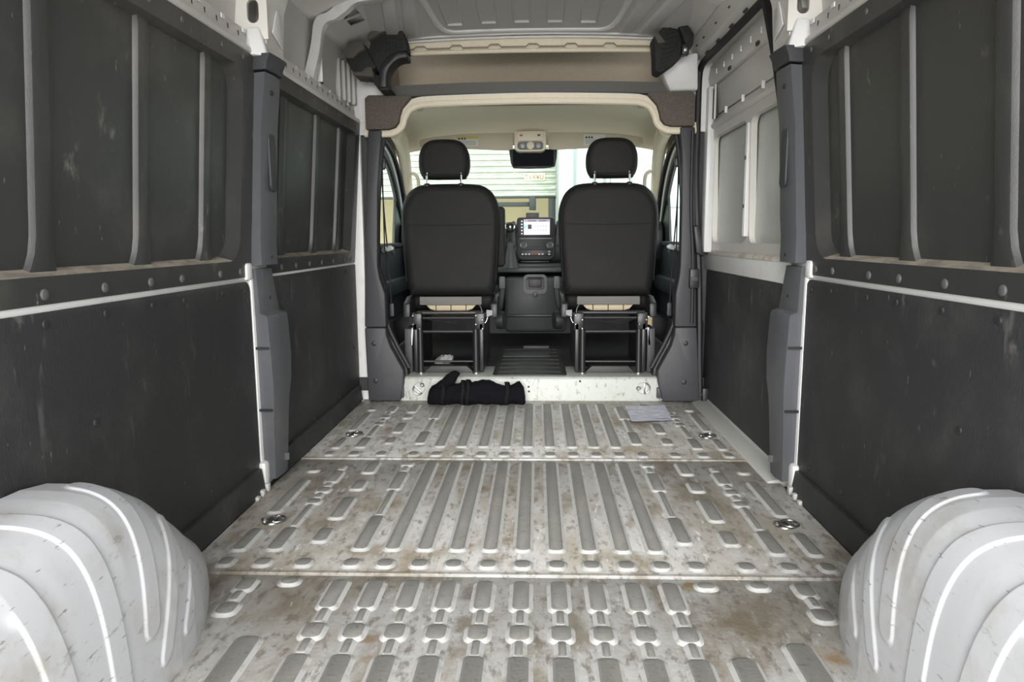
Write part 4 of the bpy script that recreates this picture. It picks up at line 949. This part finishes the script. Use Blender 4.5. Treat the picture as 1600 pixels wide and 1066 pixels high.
# ------------------------------------------------------------------ floor mat between the seats
mt = thing('floor_mat', 'black rubber floor mat in the aisle between the cab seats', 'mat', (0, 4.2, .122))
B().prism(rrect(-.20, .20, 3.72, 4.75, .03), 2, .122, .132).build('mat_sheet', M_MAT, mt, bevel=.003)
for k in range(7):
    y = 3.78+.13*k
    B().tube([(-.17, y, .133), (-.05, y+.008, .134), (.05, y+.008, .134), (.17, y, .133)], .005, 6).build('mat_ridge', M_MAT, mt)
B().box(-.17, .12, 4.28, 4.50, .133, .138).build('treaded_plate', M_DASH2, mt, bevel=.002)
B().box(-.05, .12, 4.60, 4.66, .133, .15).build('pedestal_strip', M_BTRIM, mt, bevel=.003)

# ------------------------------------------------------------------ sun visors, console, mirror
def visor(s, label):
    xo, xi = .735, .118
    root = thing('sun_visor', label, 'sun visor', (s*.42, 4.74, 1.42), 'sun visors')
    def P(x, z): return (s*x, z)
    poly = smooth_closed([(xi, 1.525), (xi+.02, 1.539), (.30, 1.537), (.5, 1.528), (.66, 1.512), (.72, 1.498), (.728, 1.47), (.715, 1.452), (.6, 1.445), (.35, 1.436), (.20, 1.430), (xi+.02, 1.430), (xi, 1.445)], 3)
    B().prism([P(x, z) for x, z in poly], 1, 4.735, 4.755).build('visor_board', M_VISOR, root, bevel=.006)
    B().prism([P(x, z) for x, z in ((.345, 1.455), (.485, 1.458), (.485, 1.520), (.345, 1.522))], 1, 4.7325, 4.736).build('warning_label', M_STICKER, root)
    B().prism([P(x, z) for x, z in ((.345, 1.500), (.485, 1.500), (.485, 1.520), (.345, 1.522))], 1, 4.7315, 4.733).build('label_band', M_STICKERY if s < 0 else M_STICKER, root)
    for k, x in enumerate((.468, .448, .430) if s < 0 else (.362, .380, .398)):
        B().lathe([(.007, 0), (.007, .002)], (s*x, 4.7315, 1.503), (0, -1, 0), 8).build('label_pictogram', M_PRINT, root)
    for k in range(4):
        B().box(min(s*.355, s*.475), max(s*.355, s*.475), 4.7318, 4.7326, 1.463+.008*k, 1.4655+.008*k).build('label_text_line', M_SEATGREY, root)
    B().tube([(s*.70, 4.75, 1.49), (s*.735, 4.755, 1.505), (s*.745, 4.77, 1.53)], .008, 8).build('hinge', M_CREAMPL, root)
visor(-1, 'cream sun visor with yellow and white warning label above the left seat'); visor(1, 'cream sun visor with white warning label above the right seat')
oc = thing('overhead_console', 'cream overhead console with two reading lamps above the mirror', 'console', (0, 4.70, 1.41))
B().prism(rrect(-.105, .10, 1.412, 1.545, (.035, .01, .01, .035)), 1, 4.69, 4.80).build('housing', M_CREAMPL, oc, bevel=.012)
B().prism(rrect(-.088, .086, 1.478, 1.540, .006), 1, 4.675, 4.70).build('switch_plate', M_CREAMPL, oc, bevel=.004)
B().prism(rrect(-.085, .082, 1.424, 1.474, (.02, .018, .018, .02)), 1, 4.682, 4.70).build('lamp_bezel', M_SEATGREY, oc, bevel=.003)
M_LENS = material('bluish_lamp_lens', (.32, .36, .40), .2)
for x in (-.052, .050): B().lathe([(.017, 0), (.015, .006), (0, .009)], (x, 4.683, 1.448), (0, -1, 0), 16).build('lamp_lens', M_LENS, oc)
B().lathe([(.026, 0), (.024, .010), (.012, .015), (0, .016)], (-.001, 4.683, 1.449), (0, -1, 0), 18).build('dome_lamp', M_CREAMPL, oc)
B().box(-.070, -.052, 4.671, 4.677, 1.507, 1.518).build('indicator', M_REDDOT, oc)
B().box(.045, .062, 4.671, 4.677, 1.507, 1.518).build('indicator', M_BLACK, oc)
mr = thing('rear_view_mirror', 'black interior mirror hanging below the overhead console', 'mirror', (.013, 4.79, 1.32))
B().prism(smooth_closed([(-.145, 1.44), (.0, 1.445), (.175, 1.435), (.172, 1.38), (.160, 1.325), (.10, 1.316), (-.02, 1.314), (-.118, 1.318), (-.132, 1.35)], 1), 1, 4.775, 4.82).build('mirror_housing', M_BLACK, mr, bevel=.008)
B().prism(rrect(-.118, .150, 1.328, 1.432, .012), 1, 4.771, 4.777).build('mirror_glass', material('painted_dark_reflection', (.006, .007, .009), .6, spec=.05), mr)  # dark reflection painted as matte black; the surface hardly reflects
B().tube([(.01, 4.82, 1.40), (.01, 4.86, 1.45)], .012, 8).build('mirror_stalk', M_BLACK, mr)

# ------------------------------------------------------------------ cab doors, windscreen pillars
def cab_door(s, name, label):
    root = B().hexa([(s*.91, 3.78, .14), (s*.95, 3.78, .14), (s*.95, 5.35, .14), (s*.91, 5.35, .14), (s*.915, 3.78, .80), (s*.965, 3.78, .80), (s*.965, 5.35, .80), (s*.915, 5.35, .80)]).build(name, M_DOORGRAY, label=label, kind='structure', bevel=.008, origin=(s*.93, 4.5, .14))
    B().box(min(s*.86, s*.92), max(s*.86, s*.92), 3.95, 5.0, .50, .60).build('arm_rest', M_DOORGRAY, root, bevel=.02)
    B().box(min(s*.88, s*.92), max(s*.88, s*.92), 4.1, 5.1, .15, .34).build('door_pocket', M_BLACK, root, bevel=.015)
    B().prism([(3.80, .80), (3.80, .83), (5.30, .83), (5.30, .80)], 0, min(s*.90, s*.965), max(s*.90, s*.965)).build('window_ledge', M_DOORGRAY, root, bevel=.008)
    B().tube(smooth_open([(s*.895, 4.30, .79), (s*.885, 4.36, .80), (s*.880, 4.46, .795), (s*.89, 4.55, .77)], 4), .016, 8).build('door_handle', M_HANDLE, root)
    # painted upper frame around the glass
    fr = smooth_open([(s*.945, 3.82, .82), (s*.93, 3.83, 1.15), (s*.905, 3.90, 1.36), (s*.895, 4.05, 1.435), (s*.897, 4.30, 1.43), (s*.905, 4.60, 1.36), (s*.92, 4.90, 1.20), (s*.94, 5.15, .98), (s*.945, 5.25, .83)], 5)
    B().tube(fr, .022, 8).build('window_frame', M_WHITE2, root)
    B().tube([(p[0]-s*.028, p[1]+.02, p[2]+.01) for p in fr], .019, 8).build('frame_seal', M_RUBBER, root)
    B().tube([(p[0]+s*.002, p[1]-.03, p[2]-.035) for p in fr[len(fr)//2:]], .022, 8).build('inner_frame', M_RUBBER, root)
    zz = [(p[1], p[2], p[0]) for p in fr]
    B().loft([[(s*.945, q[0], .80), (q[2], q[0], q[1])] for q in zz], False, False).build('window_glass', M_GLASS, root)
    B().prism([(4.82, .82), (5.24, .82), (5.12, 1.0), (4.93, 1.15)], 0, min(s*.93, s*.95), max(s*.93, s*.95)).build('mirror_sail', M_BLACK, root, bevel=.004)
    return root
cab_door(-1, 'door_2', 'dark cab door with side window beyond the left seat'); cab_door(1, 'door_3', 'dark cab door with side window beyond the right seat')
for s, lb in ((-1, 'cream windscreen pillar trim beside the left seat'), (1, 'cream windscreen pillar trim beside the right seat')):
    root = thing('windscreen_pillar', lb, 'pillar trim', (s*.87, 4.9, .95), 'cream windscreen pillars')
    pa = smooth_open([(s*.80, 4.30, 1.50), (s*.815, 4.55, 1.46), (s*.84, 4.80, 1.35), (s*.875, 5.05, 1.18), (s*.90, 5.28, .97)], 5)
    B().tube(pa, [.06]*6+[.055]*10+[.05]*5 if len(pa) == 21 else .055, 12, flat=(.75, 1)).build('pillar_cover', M_CREAM, root, smooth=60)
    hp = smooth_open([(s*.805, 4.86, 1.30), (s*.77, 4.87, 1.27), (s*.78, 4.95, 1.18), (s*.82, 4.97, 1.16)], 5)
    B().tube(hp, .013, 8).build('grab_handle', M_CREAMPL, root)
    B().tube([(s*.955, 3.80, 1.50), (s*.935, 4.3, 1.50), (s*.93, 4.8, 1.36), (s*.965, 5.3, 1.0), (s*.975, 5.35, .1)], .035, 8).build('outer_pillar', M_WHITE2, root)
# windscreen
ws = B().loft([[(-.88+1.76*k/12, 5.33+.10*(1-((k-6)/6)**2), .955) for k in range(13)], [(-.78+1.56*k/12, 4.85+.06*(1-((k-6)/6)**2), 1.475) for k in range(13)]], False, False)
ws.build('window_1', M_GLASS, label='curved windscreen beyond the cab seats', kind='structure', origin=(0, 5.1, .95))

hd = B().loft([[(x, y, z-.10*(abs(x)/.95)**4) for x in [-.95+.19*k for k in range(11)]] for y, z in ((5.48, .93), (5.7, .90), (6.0, .83), (6.2, .72), (6.27, .5), (6.28, -.3))], False, False)  # out of view, added to bounce sky light up onto the headliner
hd.build('bonnet', M_WHITE2, label='unseen white van bonnet added to bounce light into the cab', cat='bonnet', smooth=60)
# ------------------------------------------------------------------ seat belts
def belt(s, label):
    root = thing('seat_belt', label, 'seat belt', (s*0.770, 3.80, .45), 'seat belts')
    q = smooth_open([(s*0.772, 3.745, 1.235), (s*0.772, 3.775, 1.0), (s*0.765, 3.80, .80), (s*0.758, 3.81, .62), (s*0.752, 3.80, .46)], 5)
    B().tube(q, .011, 8, flat=(1, .3)).build('webbing', M_BELT, root)
    B().tube([(s*0.775, 3.78, 1.25), (s*0.780, 3.80, .9), (s*0.780, 3.80, .5)], .010, 8, flat=(1, .3)).build('webbing', M_BELT, root)
    B().prism(rrect(s*0.775-.028, s*0.775+.028, 1.215, 1.265, .015), 1, 3.725, 3.75).build('belt_guide', M_BLACK, root, bevel=.006)
    dome(B(), (s*0.775, 3.725, 1.215), (0, -1, 0), .012, .008).build('guide_bolt', M_STEEL, root)
    B().prism(rrect(s*0.750-.011, s*0.750+.011, .44, .51, .006), 1, 3.79, 3.81).build('belt_anchor', M_BTRIM, root, bevel=.003)
    B().prism([(s*0.765, .79), (s*0.730, .80), (s*0.725, .812), (s*0.745, .825), (s*0.770, .812)], 1, 3.785, 3.80).build('belt_tongue', M_HANDLE, root, bevel=.003)
belt(-1, 'dark seat belt hanging beside the left seat'); belt(1, 'dark seat belt hanging beside the right seat')
for s, lb in ((-1, 'thin pale strip on the left cab sill'), (1, 'thin pale strip on the right cab sill')):
    B().hexa([(s*.655, 3.80, .28), (s*.645, 3.80, .28), (s*.645, 3.806, .28), (s*.655, 3.806, .28), (s*.645, 3.80, .375), (s*.636, 3.80, .378), (s*.636, 3.806, .378), (s*.645, 3.806, .375)]).build('sill_strip', M_PAPEREDGE, label=lb, cat='strip', group='pale strips by the cab sills')
    B().prism([(s*.92, .10), (s*.655, .10), (s*.66, .16), (s*.72, .30), (s*.75, .42), (s*.92, .42)], 1, 3.72, 3.80).build('cab_sill_cover', M_BLACK, label='black sill cover inside the %s cab door opening' % ('left' if s < 0 else 'right'), cat='trim', group='cab sill covers', bevel=.008)

# ================================================================== LOOSE THINGS IN THE CARGO BAY
def tie_ring(x, y, rot, label, wall=False):
    root = thing('tie_down_ring', label, 'tie-down ring', (x, y, .0), 'steel tie-down rings')
    def T(p):
        c, s = cos(rot), sin(rot)
        if wall: return (x+p[0]*c-p[1]*s, 3.668-p[2], .07+p[0]*s+p[1]*c)
        return (x+p[0]*c-p[1]*s, y+p[0]*s+p[1]*c, p[2])
    if wall: root.location = (x, 3.668, .03); WLOC[root] = Vector(root.location)
    b = B().lathe([(.030, 0), (.028, .004), (.020, .002), (.0, .002)], (0, 0, 0), (0, 0, 1), 20); b.v = [Vector(T(v)) for v in b.v]
    b.build('cup', M_STEP if wall else M_STEEL, root)
    b = B().lathe([(.011, 0), (.011, .006), (.007, .010), (0, .010)], (-.022, 0, .002), (0, 0, 1), 14); b.v = [Vector(T(v)) for v in b.v]
    b.build('bolt', M_STEEL, root)
    ring = [(.014+.026*cos(a), .026*sin(a), .007) for a in [2*pi*k/28 for k in range(28)]]
    if wall: ring = [(.010+.028*cos(a), .028*sin(a), .007) for a in [-pi/2+pi*k/16 for k in range(17)]]
    B().tube([T(p) for p in ring], .0032, 8, True).build('ring', M_STEEL, root)
    b = B().box(.006, .013, -.028, .028, .004, .012); b.v = [Vector(T(v)) for v in b.v]
    b.build('hinge_bar', M_STEEL, root, bevel=.002)
tie_ring(-.777, 2.04, .1, 'steel tie-down ring in the floor at the left near the wheel arch')
tie_ring(.783, 2.04, -.1, 'steel tie-down ring in the floor at the right near the wheel arch')
tie_ring(-.775, 3.0, .1, 'steel tie-down ring in the floor at the far left')
tie_ring(.775, 2.995, -.1, 'steel tie-down ring in the floor at the far right')
tie_ring(-.587, 3.66, -2.3, 'tie-down ring on the white step left of the black bundle', True)
tie_ring(.597, 3.66, 0, 'tie-down ring on the white step near the paper sheets', True)

# rolled black garment
jk = thing('rolled_jacket', 'rolled black jacket lying against the white step', 'jacket', (-.29, 3.58, 0))
def cloth_roll(x0, x1, prof, yc, seed, n=28, m=70, lean=0):
    secs = []
    for i in range(m+1):
        t = i/m; x = x0+(x1-x0)*t; ry, rz = interp(prof, t) if not isinstance(prof[0][1], tuple) else (interp([(a, v[0]) for a, v in prof], t), interp([(a, v[1]) for a, v in prof], t))
        row = []
        for j in range(n):
            a = 2*pi*j/n
            nz = noise.noise(Vector((x*22+seed, cos(a)*2.2, sin(a)*2.2)))*.16+noise.noise(Vector((x*55+seed, cos(a)*4, sin(a)*4+a)))*.09
            nz += .10*sin(a*3+x*38+seed)*noise.noise(Vector((x*9, seed, a)))
            r = 1+nz
            z = rz+rz*sin(a)*r
            row.append((x+.006*noise.noise(Vector((a*2, x*30, seed))), yc+ry*cos(a)*r, max(z, .004)))
        secs.append(row)
    return B().loft(secs)
cloth_roll(-.532, -.022, [(0, (.015, .020)), (.02, (.04, .040)), (.08, (.055, .048)), (.17, (.05, .047)), (.22, (.056, .054)), (.40, (.062, .058)), (.58, (.066, .064)), (.66, (.064, .062)), (.76, (.056, .050)), (.86, (.052, .050)), (.94, (.056, .058)), (.985, (.045, .045)), (1, (.015, .02))], 3.585, 3.0).build('roll', M_JACKET, jk, smooth=80)
b = B(); secs = []
for i in range(24):
    t = i/23; cxx = -.470+.095*t; zz = .075+.098*t; w = .060-.034*t
    row = []
    for j in range(18):
        a = 2*pi*j/18; r = 1+.22*noise.noise(Vector((cos(a)*1.6, sin(a)*1.6, t*5+9)))
        if t > .9: r *= math.sqrt(max(0.02, 1-((t-.9)/.1)**2))
        row.append((cxx+w*cos(a)*r*.8, 3.60+.03*sin(a)*r, zz-w*cos(a)*.35*r+.012*(1-t)*cos(a)))
    secs.append(row)
B().loft(secs).build('sleeve', M_JACKET, jk, smooth=80)
for x, w, rr in ((-.352, .016, .0625), (-.325, .016, .064), (-.125, .020, .058), (-.455, .018, .056)):
    secs = []
    for dx in (0, w):
        secs.append([(x+dx+.004*sin(3*a), 3.585+rr*1.12*cos(a), max(.003, rr*.96+rr*1.10*sin(a))) for a in [2*pi*k/30 for k in range(30)]])
    o = B().loft(secs, True, False).build('strap', M_STRAP, jk, smooth=60)
    md = o.modifiers.new('thickness', 'SOLIDIFY'); md.thickness = .003
# paper sheets
def sheet(pts, z, name, label):
    b = B(); n = 10
    p = [Vector(q) for q in pts]
    rows = []
    for i in range(n+1):
        u = i/n; row = []
        for j in range(n+1):
            v = j/n; q = p[0]*(1-u)*(1-v)+p[1]*u*(1-v)+p[2]*u*v+p[3]*(1-u)*v
            row.append((q.x, q.y, z+.004*(u-.5)**2+.003*(v-.5)**2))
        rows.append(row)
    b.loft(rows, False, False); b.loft([[(x, y, zz-.0015) for x, y, zz in r] for r in rows], False, False)
    return b.build(name, [M_PAPER if 'printed' in label else M_PAPEREDGE], label=label, cat='paper', group='paper sheets on the cargo floor')
sheet([(.480, 3.206), (.672, 3.232), (.690, 3.520), (.486, 3.498)], .0105, 'paper_sheet', 'blank white margin sheet under the printed one on the floor')
sheet([(.500, 3.240), (.672, 3.255), (.688, 3.515), (.492, 3.492)], .0135, 'paper_sheet', 'printed white sheet on top of the papers on the floor')

# ================================================================== OUTSIDE, IN FRONT OF THE VAN
YS = 9.5
sx0, sx1 = -5.2, .29
sh = thing('roller_shutter', 'weathered grey roller shutter half raised beyond the windscreen', 'roller shutter', (-2.4, YS, 1.38))
sl = None
pitch = .0775
for k in range(22):
    z = 1.40+k*pitch
    if sl is None:
        b = B().prism([(YS, z), (YS-.012, z+.004), (YS-.020, z+.018), (YS-.014, z+.044), (YS-.004, z+.050), (YS-.010, z+.056), (YS-.010, z+.070), (YS, z+.0745), (YS+.006, z+.0745), (YS+.006, z)], 0, sx0, sx1)
        sl = b.build('shutter_slat', M_SHUTTER, sh, smooth=20); base = sl.location.copy()
    else:
        copy_at(sl, base+Vector((0, 0, k*pitch)), sh)
B().box(sx0, sx1, YS-.03, YS+.02, 1.375, 1.40).build('bottom_bar', M_DARKFRAME, sh, bevel=.003)
B().box(-.62, .02, YS+.05, YS+.09, 1.27, 1.33).build('dock_bar', M_DARKFRAME, sh, bevel=.005)
B().box(-.06, .03, YS-.06, YS+.04, 1.22, 1.40).build('shutter_lock', M_DARKFRAME, sh, bevel=.01)
B().box(.195, .285, YS-.02, YS+.1, .0, 1.39).build('guide_rail', M_DARKFRAME, sh, bevel=.005)
sg = thing('shutter_sign', 'small faded yellow sign with orange lettering on the shutter', 'sign', (.02, YS-.03, 1.60))
B().box(-.125, .150, YS-.032, YS-.022, 1.60, 1.70).build('board', M_SIGN, sg, bevel=.002)
def letter(strokes, x, par):  # faded, barely legible capitals
    b = B()
    for p, q in strokes:
        b.tube([(x+p[0]*.034, YS-.034, 1.622+p[1]*.055), (x+q[0]*.034, YS-.034, 1.622+q[1]*.055)], .004, 5)
    b.build('letter', M_SIGNINK, par)
LT = {'T': [((0, 1), (1, 1)), ((.5, 0), (.5, 1))], 'V': [((0, 1), (.5, 0)), ((.5, 0), (1, 1))], 'X': [((0, 0), (1, 1)), ((0, 1), (1, 0))], 'W': [((0, 1), (.25, 0)), ((.25, 0), (.5, .8)), ((.5, .8), (.75, 0)), ((.75, 0), (1, 1))], 'U': [((0, 1), (0, 0)), ((0, 0), (1, 0)), ((1, 0), (1, 1))]}
for k, ch in enumerate('TVXWU'): letter(LT[ch], -.112+.050*k, sg)
# building around the shutter
bw = thing('warehouse', 'pale warehouse front with a sand coloured wall seen below the raised shutter', 'building', (-3, 10.5, -.7))
B().box(-9, sx0, YS-.1, YS+.3, -.7, 3.4).build('front_wall', M_BUILD, bw)
B().box(sx0, .9, YS-.1, YS+.3, 3.08, 3.4).build('front_wall', M_BUILD, bw)
B().box(.29, .9, YS+.0, YS+.3, -.7, 3.08).build('front_wall', M_BUILD, bw)
B().box(-6, 2, 12.5, 12.7, -.7, 4).build('rear_wall', M_SAND, bw)
B().box(-6.1, -6, YS+.3, 12.6, -.7, 4).build('side_wall', M_SAND, bw); B().box(2, 2.1, YS+.3, 12.6, -.7, 4).build('side_wall', M_SAND, bw)
# white box trailer on the right
tk = thing('box_trailer', 'white box trailer parked ahead of the van on the right', 'trailer', (1.8, 8.6, -.7))
B().box(.30, 3.4, 8.5, 9.3, -.1, 3.1).build('box_body', M_TRUCK, tk, bevel=.02)
for x in (.47, .82, 1.12, 1.5, 1.9, 2.3): B().box(x, x+.035, 8.485, 8.51, .95, 3.05).build('panel_rib', M_TRUCKRIB, tk, bevel=.004)
for x in (.70, .90): B().tube([(x, 8.47, .9), (x+.01, 8.47, 2.6)], .008, 6).build('lock_rod', M_TRUCKRIB, tk)
B().box(.80, .95, 8.46, 8.48, 1.63, 1.67).build('rod_handle', M_SEATGREY, tk, bevel=.004)
B().box(.32, 3.3, 8.48, 8.51, 1.20, 1.215).build('panel_joint', M_TRUCKRIB, tk)
B().box(.37, .49, 8.485, 8.5, 1.10, 1.165).build('marking', M_TEAL, tk); B().box(.37, .44, 8.485, 8.5, .98, 1.0).build('marking', M_SEATGREY, tk)
for x in (.7, 2.8):
    B().lathe([(.48, -.12), (.5, -.1), (.5, .1), (.48, .12), (.3, .13), (0, .13)], (x, 8.9, -.2), (1, 0, 0), 24).build('wheel', M_RUBBER, tk)
# hedge seen through the left side window
hg = thing('hedge', 'dark green hedge seen low through the left side window', 'hedge', (-6, 8, -.7))
b = B(); random.seed(3)
for k in range(1500):
    x = -6+random.uniform(-1.2, 1.2); y = 8+random.uniform(-.5, .5); z = -.5+random.uniform(0, 1.7); a = random.uniform(0, 6.3); c, s = .07*cos(a), .07*sin(a); w = random.uniform(-.05, .05)
    b.add([(x-c, y-s, z), (x+s*.4, y-c*.4, z+w), (x+c, y+s, z+.03), (x-s*.4, y+c*.4, z-w)], [(0, 1, 2, 3)])
lv = b.build('leaves', M_HEDGE, hg); lv['kind'] = 'stuff'
B().box(-7.1, -4.9, 7.7, 8.3, -.7, .9).build('core', M_HEDGE, hg, bevel=.1)
